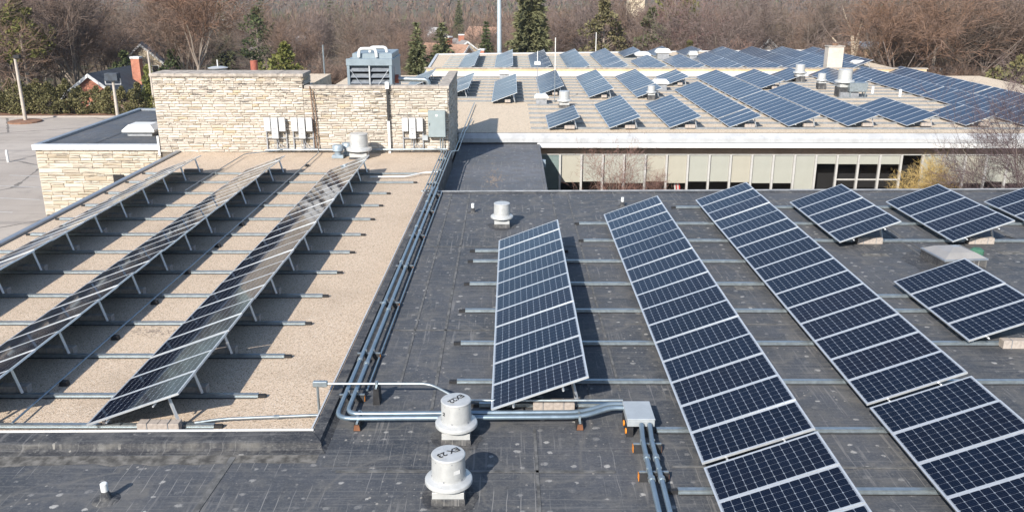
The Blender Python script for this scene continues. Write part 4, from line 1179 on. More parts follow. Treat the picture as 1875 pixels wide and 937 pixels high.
part("head", MB().bevbox(-.09, .09, -.2, -.02, 3.201, 3.55, .02), M['white'], t)
tag(link("wall_pipe", MB().tube(fillet([(-9.98, YWL - .05, 3.0), (-9.9, YWL - .05, 1.5), (-9.86, YWL - .05, -.2)], .2), .025, 8).mesh("wall_pipe", M['copper']), None), "thin brown pipe running up the stone wall, left one of the pair", "pipe", "brown pipes on the stone wall")
tag(link("wall_pipe", MB().tube(fillet([(-9.84, YWL - .05, 2.8), (-9.76, YWL - .05, 1.5), (-9.72, YWL - .05, -.2)], .2), .025, 8).mesh("wall_pipe", M['copper']), None), "thin brown pipe running up the stone wall, right one of the pair", "pipe", "brown pipes on the stone wall")
pipe("conduit", "grey conduit along the foot of the stone wall from the inverters to the corner", [(-12.4, YWL - .18, -.17), (-8, YWL - .18, -.15), (-3.2, YWL - .18, -.12)], .05, M['galv'])
t = thing("wall_box", "small grey pull box low on the stone wall beside the cabinet", "conduit box", (-4.32, YWL, .32))
part("body", MB().bevbox(-.14, .14, -.16, -.01, 0, .25, .01), M['box'], t)

# ------------------------------------------------------------------ on the tower and behind it
t = thing("roof_vent", "low silver spun vent on top of the tall stone block", "roof vent", (-15.5, 46.4, 2.853))
part("base", MB().lathe([(.5, 0), (.45, .6), (.42, .62)], 20), M['fan_blue'], t, smooth=True)
part("cap", MB().lathe([(.5, .70), (.52, .74), (.3, .80), (.02, .81)], 20), M['fan'], t, smooth=True)
part("spike", MB().tube([(0, 0, .81), (0, 0, 1.15)], .03, 6), M['white'], t)
part("collar", MB().lathe([(.2, .621), (.2, .699)], 12), M['fan_dark'], t)
tag(link("flue_pipe", MB().lathe([(.19, 0), (.19, 1.1), (.16, 1.1), (.16, .9)], 18, cap=False).mesh("flue_pipe", M['red_pipe'], True), None, (-13.6, 46.5, 2.853)), "short rust red flue pipe on top of the tall stone block", "flue")
CT = thing("cooling_unit", "blue grey louvred cooling unit with white pipes on top behind the stone wall", "air conditioner", (-8.72, 54.0, ZR))
mb = MB()
W2, D2, H2 = 1.38, 4.3, 4.05
mb.box(-W2, W2, .35, D2, .6, H2 - .35)
part("casing", mb, M['hvac'], CT)
part("dark_core", MB().box(-W2 + .12, W2 - .12, .28, .345, .9, H2 - .75), M['dark'], CT)
mb = MB(); mb.bevbox(-W2 - .03, W2 + .03, -.02, .349, H2 - .56, H2 - .15, .02)
part("front_header", mb, M['hvac'], CT)
for s in (-1, 1): part("corner_post", MB().box(s * W2 - (.0 if s < 0 else .16), s * W2 + (.16 if s < 0 else .0), 0, .34, .6, H2 - .561), M['hvac'], CT)
part("centre_post", MB().box(-.04, .04, -.02, .1, .6, H2 - .561), M['alu'], CT)
for k in range(8):
    z = .55 + k * .37
    for a, b in ((-W2 + .17, -.045), (.045, W2 - .17)):
        part("louvre_slat", MB().prism([(.03, z), (.07, z - .01), (.33, z + .22), (.30, z + .24)], a, b, axis='x'), M['alu_dark'], CT)
for a, b in (((-W2 + .2, H2 - .8), (0, 1.6)), ((W2 - .2, H2 - .8), (0, 1.6))):
    part("brace", MB().tube([(a[0], -.03, a[1]), (b[0], -.03, b[1])], .018, 6), M['alu'], CT)
part("fan_deck", MB().bevbox(-W2 + .25, W2 - .05, .7, D2 - .1, H2 - .349, H2 + .12, .03), M['hvac'], CT)
part("deck_rim", MB().bevbox(-W2 - .03, W2 + .03, .36, D2 + .02, H2 - .345, H2 - .2, .02), M['hvac'], CT)
for q, (px, py) in enumerate([(-.15, .55), (.35, 1.7)]):
    part("top_pipe", MB().tube(fillet([(px - .55, py, H2 - .1), (px - .5, py, H2 + .42), (px + .5, py + .05, H2 + .42), (px + .55, py + .05, H2 - .1)], .22), .095, 12), M['white'], CT, smooth=True)
part("leg", MB().box(-W2, -W2 + .2, .4, .6, 0, .6), M['fan_dark'], CT); part("leg", MB().box(W2 - .2, W2, .4, .6, 0, .6), M['fan_dark'], CT)
part("leg", MB().box(-W2, -W2 + .2, D2 - .3, D2 - .1, 0, .6), M['fan_dark'], CT); part("leg", MB().box(W2 - .2, W2, D2 - .3, D2 - .1, 0, .6), M['fan_dark'], CT)
part("side_grille", MB().box(W2 + .001, W2 + .02, 1.1, 1.9, 1.5, 3.3), M['fan_dark'], CT)
part("side_pipe", MB().tube(fillet([(W2 + .02, 1.4, 2.55), (W2 + 2.1, 1.4, 2.5), (W2 + 2.2, 1.4, .1)], .3), .15, 12), M['galv'], CT, smooth=True)
part("flange", MB().lathe([(.27, 0), (.27, .2)], 12), M['red_pipe'], CT, (W2 + .03, 1.4, 2.55), (0, radians(90), 0))
# tripod aerial
t = thing("aerial_mast", "thin guyed aerial mast left of the blue grey cooling unit", "aerial", (-11.6, 54.5, ZR))
part("mast", MB().tube([(0, 0, 0), (0, 0, 4.7)], .045, 6), M['galv'], t)
for a in (.3, 2.4, 4.5): part("stay", MB().tube([(0, 0, 2.9), (1.1 * cos(a), 1.1 * sin(a), .0)], .022, 5), M['galv'], t)
# thin rods, hoods
t = thing("lightning_rod", "tall thin white topped rod left of the solar block behind it", "rod", (1.95, 64.3, ZR))
part("rod", MB().tube([(0, 0, 0), (0, 0, 2.6)], .03, 6), M['fan_dark'], t)
part("cap", MB().bevbox(-.22, .22, -.22, .22, 2.6, 2.85, .03), M['white'], t)
part("tip", MB().tube([(0, 0, 2.85), (0, 0, 3.6)], .03, 6), M['white'], t)
t = thing("lightning_rod", "taller plain rod right of the white capped rod", "rod", (3.2, 63.4, ZR))
part("rod", MB().tube([(0, 0, 0), (0, 0, 2.3)], .035, 6), M['galv'], t)
part("tip", MB().tube([(0, 0, 2.3), (0, 0, 4.6)], .035, 6), M['white'], t)
t = thing("lightning_rod", "short thin pole behind the far hall roof, fifth solar row", "rod", (10.4, 108, -.45))
part("rod", MB().tube([(0, 0, 0), (0, 0, 2.4)], .05, 6), M['white'], t)
curb_hood("vent_hood", "white square vent hood at the foot of the thin rods", (2.2, 62.6, ZR), 1.0, .9, .32, M['white'], .4)
curb_hood("vent_hood", "white square vent hood behind the round fan on the classroom roof", (12.1, 70.6, ZR), 1.25, 1.1, .36, M['white'], .55)
curb_hood("vent_hood", "low white vent hood against the far brick wall beside a solar row", (-.6, 79.4, ZR), 1.1, .9, .3, M['white'], .4)
curb_hood("vent_hood", "broad white vent hood on the far hall roof, left of three", (14.6, 97.6, -.45), 1.7, 1.2, .4, M['white'], .5)
curb_hood("vent_hood", "broad white vent hood on the far hall roof, middle of three", (17.0, 98.6, -.45), 1.7, 1.2, .5, M['white'], .7)
curb_hood("vent_hood", "small grey vent hood on the far hall roof, right of three", (20.2, 97.8, -.45), 1.0, .9, .5, M['fan'], .5)
curb_hood("vent_hood", "small white vent box at the right end of the far hall roof", (35.6, 90, -.45), 1.3, 1.0, .35, M['white'], .35)
for i, (x, y) in enumerate([(30.2, 68.7), (31.6, 66.9)]):
    tag(link("vent_pipe", MB().lathe([(.11, 0), (.11, .55), (.08, .57)], 12).mesh("vent_pipe", M['white'], True), None, (x - 1.6, y, ZR)), ["short white vent pipe right of the kitchen fan, the farther one", "short white vent pipe right of the kitchen fan, the nearer one"][i], "vent pipe")
# flagpole
t = thing("flagpole", "tall pale steel flagpole rising behind the far hall roof", "flagpole", (-1.47, 113.0, gz(113)))
part("pole", MB().tube([(0, 0, 0), (0, 0, 22)], [.33, .22], 14), M['steel_pole'], t, smooth=True)
part("base", MB().lathe([(.6, 0), (.6, .3), (.4, .35)], 16), M['block'], t)

# ------------------------------------------------------------------ houses beyond the trees
def house(label, x, y, z, wx, ly, hw, hr, wall, roof, rot=0.0, chim=None, trim=True, windows=3):
    """gable end faces -y before rotation; wx wide, ly long, hw wall height, hr roof rise"""
    t = thing("house", label, "house", (x, y, z), None, (0, 0, rot))
    a = wx / 2
    part("wall", MB().prism([(-a, 0), (a, 0), (a, hw), (0, hw + hr), (-a, hw)], 0, ly), wall, t)
    ov = .35; e = hr / a
    for s in (-1, 1):
        p = [(s * (a + ov), hw - ov * e), (0, hw + hr), (0, hw + hr + .2), (s * (a + ov), hw - ov * e + .2)]
        part("roof", MB().prism(p, -ov, ly + ov), roof, t)
        if trim:
            q = [(s * (a + ov), hw - ov * e - .22), (s * .02, hw + hr - .24), (s * .02, hw + hr + .16), (s * (a + ov), hw - ov * e + .16)]
            part("barge_board", MB().prism(q, -ov - .08, -ov - .003), M['white'], t)
    for k in range(windows):
        xx = -a + wx * (k + .5) / windows
        f = part("window", MB().box(xx - .5, xx + .5, -.06, -.002, hw - 2.0, hw - .6), M['white'], t)
        part("pane", MB().box(xx - .42, xx + .42, -.075, -.061, hw - 1.92, hw - .68), M['dark'], f)
    if chim:
        cx, cy, chh = chim
        c = part("chimney", MB().box(cx - .5, cx + .5, cy - .4, cy + .4, 0, hw + chh), M['brick_red'] if wall != M['brick_tan'] else M['brick_pale'], t)
        part("chimney_cap", MB().bevbox(cx - .56, cx + .56, cy - .46, cy + .46, hw + chh, hw + chh + .25, .03), M['white'], c)
    return t
house("red brick house with dark slate roof, white gable trim and brick chimney behind the hedge", -46.0, 95.5, -7.2, 6.6, 9.5, 2.9, 2.4, M['brick_red'], M['shingle'], radians(-4), (2.2, 6.5, 3.6))
house("cream gabled house glimpsed between bare trees above the brick house", -57.5, 137, gz(137) + .4, 5.6, 4.5, 5.0, 2.6, M['cream'], M['shingle_grey'], radians(18), None)
house("small brick house with grey roof beside the timber pole", -49.0, 118, gz(118) - 1.6, 5, 6, 3.2, 1.8, M['brick_red'], M['shingle_grey'], radians(60), None)
house("low house with brown roof behind the tall stone block", -34.5, 93.5, -8.6, 9, 9, 2.2, 1.6, M['brick_brown'], M['shingle_brown'], radians(80), None)
house("cream house with an orange roof left of the flagpole", -7.4, 150, gz(150) - 1, 8, 9, 5.6, 3.4, M['cream'], M['shingle_orange'], radians(55), (0, 4, 4.6))
house("house with broad terracotta roof right behind the flagpole", -1.8, 136, gz(136) - .8, 10, 9, 4.2, 3.0, M['cream'], M['shingle_orange'], radians(80), (1.5, 3, 3.6))
house("grey roofed house half hidden in the trees by the flagpole", -8.8, 178, gz(178), 9, 9, 5.5, 3.4, M['cream'], M['shingle_grey'], radians(20), (0, 4, 4.4))
house("white gabled house with brown roof and brick chimney behind the hall", 35.2, 121, gz(121) + .3, 6.4, 9, 5.2, 3.0, M['white'], M['shingle_brown'], radians(12), None)
house("white roofed distant house above the cooling unit, deep in the woods", -25.5, 320, gz(320) + 4, 7, 9, 4, 3, M['white'], M['white'], radians(30), None)
house("tiny distant white house at the upper left of the woods", -108, 330, gz(330) + 9, 5, 6, 4, 3, M['white'], M['shingle_grey'], radians(30), None)
house("distant grey roofed house in the woods above the stone block", -50, 215, gz(215) + 2, 10, 12, 5, 3, M['cream'], M['shingle_grey'], radians(75), None)
house("distant cream house beyond the flagpole top", -3.5, 262, gz(262) + 3, 12, 10, 5, 4, M['cream'], M['shingle_orange'], radians(60), None)
house("pink brick house behind the back of the far hall roof", 19.2, 128, gz(128) - .6, 9, 9, 4.6, 2.6, M['brick_pale'], M['shingle_brown'], radians(75), None)
t = thing("apartment_block", "plain tan block rising above the distant trees", "building", (48.5, 345, gz(345)))
part("wall", MB().box(-3, 3, 0, 8, 0, 22.6), M['cream'], t)
part("parapet_cap", MB().bevbox(-3.2, 3.2, -.2, 8.2, 22.6, 23.1, .05), M['white'], t)
t = thing("low_annex", "low tan annex with pale flat roof just behind the right end of the hall", "building", (51.0, 114, gz(113)))
part("wall", MB().box(-5.2, 6, 0, 9, 0, 7.0), M['brick_tan'], t)
part("flat_roof", MB().bevbox(-5.4, 6.2, -.2, 9.2, 7.0, 7.3, .03), M['white_metal'], t)
t = thing("brick_apartment", "long red brick building behind bare trees at the right edge", "building", (67, 118, gz(118)))
part("wall", MB().box(-10, 14, 0, 10, 0, 8.2), M['brick_red'], t)
part("roof", MB().prism([(-.6, 8.2), (5, 10.2), (10.6, 8.2)], -10.6, 14.6, axis='x'), M['shingle_brown'], t)
for k in range(8):
    for z in (1.6, 4.9):
        f = part("window", MB().box(-9 + k * 2.9 - .55, -9 + k * 2.9 + .55, -.06, -.002, z, z + 1.6), M['white'], t)
        part("pane", MB().box(-9 + k * 2.9 - .46, -9 + k * 2.9 + .46, -.075, -.061, z + .1, z + 1.5), M['dark'], f)

# poles
def lamp_post(label, x, y, h, head):
    t = thing("lamp_post", label, "lamp post", (x, y, ZG))
    part("post", MB().tube([(0, 0, 0), (0, 0, h)], [.17, .12], 10), M['pole'], t, smooth=True)
    if head == 2:
        part("crossarm", MB().box(-.75, .75, -.04, .04, h - .35, h - .27), M['fan_dark'], t)
        for s in (-1, 1):
            part("arm", MB().box(s * .72 - .05, s * .72 + .05, -.05, .05, h - .26, h + .25), M['fan_dark'], t)
        part("lamp_head", MB().bevbox(-.6, .6, -.4, .4, h + .0, h + .75, .06), M['shingle'], t)
    else:
        part("lamp_head", MB().bevbox(-.05, .5, -.22, .22, h - .05, h + .28, .05), M['ink'], t)
lamp_post("leaning looking timber lamp post with a small dark lamp on the kerb island", -45.8, 81.3, 5.9, 1)
lamp_post("timber lamp post with a boxy dark brown lamp head in front of the brick house", -38.0, 83.4, 3.6, 2)
t = thing("utility_pole", "bare timber pole rising behind the left end of the stone block", "utility pole", (-35.4, 86.0, ZG))
part("pole", MB().tube([(0, 0, 0), (0, 0, 6.2)], [.13, .09], 10), M['pole'], t, smooth=True)
t = thing("utility_pole", "utility pole with transformer cans and a curved lamp arm at the right", "utility pole", (49.6, 103, gz(103)))
part("pole", MB().tube([(0, 0, 0), (0, 0, 7.9)], [.24, .17], 10), M['pole'], t, smooth=True)
for s in (-1, 0, 1): part("transformer", MB().lathe([(.3, 0), (.3, 1.0), (.2, 1.1)], 12), M['fan'], t, (s * .85, -.35, 3.6), smooth=True)
part("crossarm", MB().box(-1.3, 1.3, -.08, .08, 3.4, 3.55), M['pole'], t)
part("lamp_arm", MB().tube(fillet([(0, 0, 7.6), (1.0, -.2, 8.5), (2.4, -.3, 8.8)], 1.0), .04, 6), M['galv'], t, smooth=True)
part("lamp_head", MB().bevbox(2.35, 2.9, -.42, -.18, 8.72, 8.87, .04), M['galv'], t)

# ------------------------------------------------------------------ bare trees
def rot_dir(d, ang, az):
    d = d.normalized()
    a = d.cross(Vector((0, 0, 1)))
    if a.length < 1e-3: a = Vector((1, 0, 0))
    a.normalize(); b = d.cross(a)
    return (d * cos(ang) + (a * cos(az) + b * sin(az)) * sin(ang)).normalized()
def bare_tree(seed, H, trunk_h, nl, spread, dens=1.0, low=False, tw=.046, multi=1, thick=1.0):
    r = random.Random(seed)
    T, C = MB(), MB()
    def limb(p, d, L, rad, level, up):
        n = 4 if level < 2 else 3 if level == 2 else 2
        pts = [p.copy()]; q = p.copy(); dd = d.copy()
        for i in range(n):
            jit = .16 if level < 3 else .22
            dd = (dd + Vector((r.uniform(-jit, jit), r.uniform(-jit, jit), r.uniform(-jit, jit) + up))).normalized()
            q = q + dd * (L / n); pts.append(q.copy())
        rs = [rad * (1 - .62 * i / n) for i in range(n + 1)]
        (T if level < 2 else C).tube(pts, rs, 6 if level == 0 else 4 if level == 1 else 3, caps=False)
        def at(t):
            f = t * n; i = min(int(f), n - 1)
            return pts[i].lerp(pts[i + 1], f - i), (pts[i + 1] - pts[i]).normalized(), rad * (1 - .62 * t)
        if level == 3:
            for _ in range(int(6 * dens) + r.randint(0, 2)):
                pp, d0, _r = at(r.uniform(.05, 1))
                twig(pp, rot_dir(d0, r.uniform(.3, .95), r.uniform(0, 6.3)), L * r.uniform(.5, 1.0))
            return
        k = {0: nl, 1: 7, 2: 6}[level]
        for i in range(k):
            t = r.uniform(.55, 1.0) if level == 0 and not low else r.uniform(.25, 1.0)
            if i == 0: t = 1.0
            pp, d0, rr = at(t)
            ang = r.uniform(.3, spread) if level == 0 else r.uniform(.35, .9)
            if i == 0: ang *= .4
            az = (i + r.uniform(-.3, .3)) * 2 * pi / k if level == 0 else r.uniform(0, 6.3)
            nL = {0: (H - trunk_h) * r.uniform(.5, .68), 1: L * r.uniform(.4, .66), 2: L * r.uniform(.4, .68)}[level]
            limb(pp, rot_dir(d0, ang, az), nL, rr * r.uniform(.5, .68), level + 1, .07 if level < 2 else .03)
    def twig(p, d, L):
        def spike(a, dv, l, wd):
            s = dv.cross(Vector((r.uniform(-1, 1), r.uniform(-1, 1), r.uniform(-1, 1))))
            if s.length < 1e-4: return
            s = s.normalized() * wd * .5
            C.add([a - s, a + s, a + dv * l], [(0, 1, 2)])
        spike(p, d, L, tw)
        for t in (.25, .45, .65):
            spike(p + d * L * t, rot_dir(d, r.uniform(.35, .8), r.uniform(0, 6.3)), L * r.uniform(.4, .7), tw * .8)
    for m_ in range(multi):
        d0 = Vector((0, 0, 1)) if multi == 1 else rot_dir(Vector((0, 0, 1)), r.uniform(.15, .5), m_ * 6.28 / multi + r.uniform(-.3, .3))
        limb(Vector((r.uniform(-.1, .1) * (multi > 1), r.uniform(-.1, .1) * (multi > 1), -.3)), d0, trunk_h, H * .021 * thick / (multi ** .5), 0, .04)
    return T.mesh("trunk", M['bark'], True, fix=False), C.mesh("crown", M['twig'], fix=False)
BT = [bare_tree(101, 15, 4.5, 6, .75), bare_tree(102, 15, 3.6, 7, .95), bare_tree(103, 15, 5.0, 6, .6), bare_tree(104, 15, 3.0, 7, .85, 1.15, True),
      bare_tree(105, 15, 4.0, 6, 1.05, 1.1), bare_tree(106, 15, 2.4, 5, .8, 1.0, False, .046, 2)]
def put_tree(tpl, label, x, y, z, s, sz=None, rot=None, group=None, tw=None, bark=None, name="bare_tree", cat="tree"):
    t = thing(name, label, cat, (x, y, z), group, (0, 0, rnd.uniform(0, 6.28) if rot is None else rot))
    t.scale = (s, s, sz or s)
    for nm, me, mt in (("trunk", tpl[0], bark), ("crown", tpl[1], tw)):
        o = link(nm, me, t)
        if mt:
            o.material_slots[0].link = 'OBJECT'; o.material_slots[0].material = mt
    return t

# ------------------------------------------------------------------ evergreens
def spruce(seed, H, R, n_l=26, droop=.25, gap=0.0, pw=.8):
    r = random.Random(seed); C, T = MB(), MB()
    T.tube([(0, 0, -.3), (0, 0, H * .97)], [H * .018, .03], 7, caps=False)
    for i in range(n_l):
        f = i / (n_l - 1.0); z = H * (.07 + .92 * f)
        rad = R * (1 - f) ** pw * r.uniform(.8, 1.1) + .12
        nb = max(5, int(13 * (1 - f) + 4))
        a0 = r.uniform(0, 6.3)
        for k in range(nb):
            if r.random() < gap: continue
            a = a0 + k * 6.283 / nb + r.uniform(-.2, .2); L = rad * r.uniform(.7, 1.12)
            for q in range(max(2, int(L * 5))):
                t = (q + r.uniform(.2, 1)) / max(2, int(L * 5))
                c = Vector((cos(a) * L * t, sin(a) * L * t, z - droop * L * t * t + .12 * t))
                for _ in range(8):
                    s = r.uniform(.20, .40) * (H / 12) ** .5
                    d1 = Vector((cos(a) + r.uniform(-.8, .8), sin(a) + r.uniform(-.8, .8), r.uniform(-.7, .45))).normalized() * s * 1.7
                    d2 = Vector((r.uniform(-1, 1), r.uniform(-1, 1), r.uniform(-.6, .6))).normalized() * s * .55
                    o = c + Vector((r.uniform(-.16, .16), r.uniform(-.16, .16), r.uniform(-.16, .16)))
                    C.add([o - d2, o + d1 * .5 - d2 * .1, o + d1, o + d2], [(0, 1, 2, 3)])
    return T, C
def clumpy(seed, H, R, zlo, nclump, leaf, stem=True, flat=.6, col=False):
    r = random.Random(seed); C, T = MB(), MB()
    if stem: T.tube([(0, 0, -.3), (r.uniform(-.1, .1), 0, H * .5), (0, 0, H * .9)], [H * .022, H * .014, .03], 7, caps=False)
    for i in range(nclump):
        f = r.random(); z = zlo + (H - zlo) * (i + .5) / nclump
        g = (z - zlo) / (H - zlo)
        env = (sin(min(1, g * 1.0 + .12) * pi) ** .6) if not col else (1 - g) ** .45 * min(1, .6 + g * 3)
        a = r.uniform(0, 6.3); rr = R * env * sqrt(r.uniform(.05, 1))
        c = Vector((cos(a) * rr, sin(a) * rr, z)); cr = R * r.uniform(.22, .42) * (.5 + .5 * env)
        if stem and not col: T.tube([(0, 0, max(zlo * .8, z - rr * .5)), c], [.05, .015], 3, caps=False)
        for _ in range(84):
            u = Vector((r.gauss(0, 1), r.gauss(0, 1), r.gauss(0, 1))).normalized() * cr * r.uniform(.55, 1.05)
            u.z *= flat if not col else 1.5
            o = c + u; s = leaf * r.uniform(.6, 1.3)
            d1 = (u.normalized() + Vector((r.uniform(-.8, .8), r.uniform(-.8, .8), r.uniform(-.4, .9)))).normalized() * s
            d2 = d1.cross(Vector((r.uniform(-1, 1), r.uniform(-1, 1), r.uniform(-1, 1)))).normalized() * s * .38
            C.add([o - d2 * .6, o + d1 * .55 - d2, o + d1, o + d2], [(0, 1, 2, 3)])
    return T, C
def ever(tc, label, x, y, z, leafm, name, s=1.0, rot=None, group=None, cat="tree"):
    T, C = tc
    t = thing(name, label, cat, (x, y, z), group, (0, 0, rnd.uniform(0, 6.28) if rot is None else rot))
    t.scale = (s, s, s)
    if isinstance(T, MB):
        if T.f: part("trunk", T, M['bark'], t)
        part("crown", C, leafm, t)
    else:
        if T: link("trunk", T, t)
        link("crown", C, t)
    return t
ever(spruce(1, 18.5, 3.5, 38, .3, .08, .5), "tall dense green spruce standing behind the far hall, right of the flagpole", 2.75, 121, gz(121), M['spruce_olive'], "spruce_tree")
ever(spruce(2, 10.6, 2.7, 24, .22, .12), "ragged dark spruce behind the cooling unit, left one of two close together", -11.9, 112, gz(112) - .6, M['spruce'], "spruce_tree")
ever(spruce(3, 10.6, 3.9, 24, .18, .10), "broad dark spruce behind the cooling unit, right one of two close together", -8.8, 113.5, gz(113) - .6, M['spruce'], "spruce_tree")
ever(spruce(4, 12.2, 2.2, 20, .2), "small pointed spruce among houses left of the flagpole", -4.5, 162, gz(162), M['pine_dark'], "spruce_tree")
ever(clumpy(5, 7.9, 3.0, .6, 30, .38), "yellow green pine just behind the red flue pipe", -24.6, 96, gz(96) - .9, M['pine'], "pine_tree")
ever(clumpy(6, 15.5, 4.0, 5.5, 34, .42), "dark green pine crown above bare trees behind the stone block", -48.6, 170, gz(170) - .6, M['pine_dark'], "pine_tree")
ever(spruce(7, 17.5, 3.6, 22, .25), "dark hazy spruce high in the woods at the upper left", -70.0, 215, gz(215), M['spruce'], "spruce_tree")
ever(spruce(8, 22, 3.2, 20, .25), "dark distant spruce at the top edge above the stone wall", -61.5, 305, gz(305), M['spruce'], "spruce_tree")
ever(spruce(18, 23, 3.2, 18, .25), "far dark spruce on the skyline left of centre", -98, 350, gz(350) + 2, M['spruce'], "spruce_tree")
ever(clumpy(9, 12.6, 3.2, 6.0, 34, .40), "olive green pine crown in the upper left corner above the hedge", -57.5, 104, gz(104) - .4, M['pine'], "pine_tree")
ever(clumpy(10, 7.0, 2.3, .6, 18, .36), "dark evergreen bush behind the brick house roof", -47.5, 108, gz(108) - .6, M['pine_dark'], "pine_tree")
ever(clumpy(20, 8.0, 2.2, .6, 18, .36), "dark evergreen right of the brick house chimney", -42.5, 110.5, gz(108) - 1.6, M['pine_dark'], "pine_tree")
ever(clumpy(11, 19.5, 4.4, 8.0, 38, .45), "green pine at the top edge right of the tan distant block", 27.5, 150, gz(150), M['pine'], "pine_tree")
ever(clumpy(12, 13.0, 3.2, 3.0, 34, .42), "dark blue green pine behind the middle of the far hall", 20.6, 130, gz(130), M['spruce'], "pine_tree")
ever(clumpy(13, 14.0, 3.6, 2.0, 36, .42), "olive conifer mixed with bare branches behind the far hall", 13.4, 128, gz(128), M['olive'], "pine_tree")
ever(clumpy(14, 8.5, 2.0, 1.0, 16, .36), "yellowish evergreen bush behind the far hall rows near the white house", 24.7, 122, gz(122) - .3, M['pine'], "pine_tree")
ever(spruce(15, 12, 2.4, 18, .25), "small far spruce in the woods left of the flagpole top", -17.5, 300, gz(300) + 8, M['spruce'], "spruce_tree")
ever(spruce(16, 12, 2.0, 18, .25), "lone far spruce in the upper middle of the woods", -13.5, 235, gz(235) + 2, M['spruce'], "spruce_tree")
ever(clumpy(17, 8, 2.4, .5, 18, .4), "dark evergreen by the left frame edge behind the hedge", -59.5, 92, gz(92) - .4, M['pine_dark'], "pine_tree")
ever(clumpy(19, 5.5, 3.4, .3, 20, .4), "low dark bushes beyond the right edge of the classroom roof", 52.5, 90, gz(90), M['shrub'], "evergreen_bush", cat="bush")
ever(clumpy(21, 4.2, 3.2, .3, 20, .4), "green low bushes near the utility pole at the right", 56.5, 88, gz(88), M['pine_dark'], "evergreen_bush", cat="bush")
# hedge along the car park
ced = []
for s in range(3):
    T, C = clumpy(60 + s, 4.4, .85, .1, 44, .20, False, .6, True); ced.append((None, C.mesh("crown", M['cedar'], fix=False)))
shr = []
for s in range(4):
    T, C = clumpy(70 + s, 3.6, 1.6, .1, 44, .20, True, .8); shr.append((T.mesh("trunk", M['bark'], fix=False), C.mesh("crown", M['shrub'], fix=False)))
x = -57.5; k = 0; hed = {"cedar": [], "hedge_shrub": []}
GHd = "hedge along the back of the car park"
while x < -27:
    colm = x < -52.2 or (-39.6 < x < -38.9) or abs(x + 36.2) < .7
    if colm:
        hed["cedar"].append(ever(ced[k % 3], "narrow upright cedar in the hedge along the car park", x, 86.6 + rnd.uniform(-.4, .4), ZG, None, "cedar", rnd.uniform(.82, 1.05), None, GHd + ", cedars", "hedge shrub")); x += 1.15
    else:
        hed["hedge_shrub"].append(ever(shr[k % 4], "dense brownish green shrub in the hedge along the car park", x, 86.8 + rnd.uniform(-.5, .6), ZG, None, "hedge_shrub", rnd.uniform(.70, .90), None, GHd + ", shrubs", "hedge shrub")); x += 1.45
    k += 1
for kk, L in hed.items():
    for i, t in enumerate(L): t["label"] = t["label"] + ", " + ORD[i + 1] + " from the left"

# ------------------------------------------------------------------ named bare trees
put_tree(bare_tree(201, 17, 9.6, 4, .8, .8, False, .03, 1, 1.7), "large oak with a pale forked trunk behind the right end of the far hall", 44.6, 113.6, gz(113) - .5, 1.0, rot=.4, bark=simple("pale_oak_bark", (0.46, 0.38, 0.29), 0.9, 0, 0.2, 4))
put_tree(bare_tree(202, 15, 2.0, 7, .9, 1.2, True, .042, 3), "wide many stemmed bare tree behind the classroom roof at the right", 48.5, 108, gz(108) - .5, 1.0, rot=1.0)
put_tree(bare_tree(203, 15, 4.6, 7, .8, 1.0), "bare tree with silvery branches and reddish twigs behind the chimney side", 28.4, 142, gz(142), 1.1, rot=2.0, bark=simple("silvery_bark", (0.45, 0.40, 0.35), 0.9), tw=M['twig_red'])
ct = bare_tree(204, 5.0, 1.3, 5, .95, .28, True, .014, 2)
put_tree(ct, "small bare courtyard tree in front of the left classroom windows", 6.0, 46.8, ZG, 1.0, rot=.6, tw=M['twig_red'])
put_tree(bare_tree(207, 4.8, 1.0, 6, 1.0, .45, True, .016, 2), "low reddish bare bush right of the small courtyard tree", 7.6, 47.6, ZG, .62, rot=2.6, tw=M['twig_red'])
put_tree(bare_tree(205, 4.4, .5, 6, .8, .55, True, .022, 3), "yellow budding shrub in front of the right classroom windows", 23.7, 47.9, ZG, .76, rot=.2, tw=M['twig_yellow'], bark=M['twig_yellow'], name="flowering_shrub", cat="shrub")
put_tree(bare_tree(206, 10.5, 2.4, 7, 1.0, 1.25, True, .016, 2), "near plum grey bare tree at the right frame edge in front of the classrooms", 26.6, 41.5, ZG - .3, .95, rot=1.9, tw=M['twig_plum'])

# woodland: one tree per entry
SIGHT = [(2.75, 121, 3.6), (-11.9, 112, 2.6), (-8.8, 113.5, 3.6), (-4.5, 162, 2.5), (-24.6, 96, 3.2), (-48.6, 170, 3.0), (-70, 215, 2.6), (-61.5, 305, 2.5), (-57.5, 104, 3.0), (27.5, 150, 3.2), (20.6, 130, 2.6), (13.4, 128, 2.4), (44.6, 113.6, 3.2), (35.2, 121, 2.2), (-57.5, 137, 3.0), (-46.5, 96, 2.8)]
zones = []
rz = random.Random(77)
def blocked(x, y):
    if -13 < x < 44 and y < 113.5: return True
    if x < -26 and y < 91: return True
    if x >= 44 and y < 96: return True
    if -26 <= x <= -13 and y < 88: return True
    for hx, hy, hr in ((-44.5, 100, 7.5), (-56, 141, 8), (-41.6, 118, 5.5), (-7.4, 150, 8), (-2, 138, 8), (33, 126, 7), (50, 116, 8), (44.6, 110, 5), (67, 120, 10), (-1.5, 113, 3), (-42, 92, 6)):
        if abs(x - hx) < hr and abs(y - hy) < hr * .8: return True
    for (ex, ey, er) in SIGHT:
        if y < ey + er and abs(x / y - ex / ey) < er / ey + 1.7 / y: return True
    # sight line from the camera to the houses left of the flagpole and to the brick house
    u = x / y
    if y < 175 and -.058 < u < .0: return y < 148 or rz.random() < .6
    if y < 98 and -.50 < u < -.42: return True
    return False
put = []
tries = 0
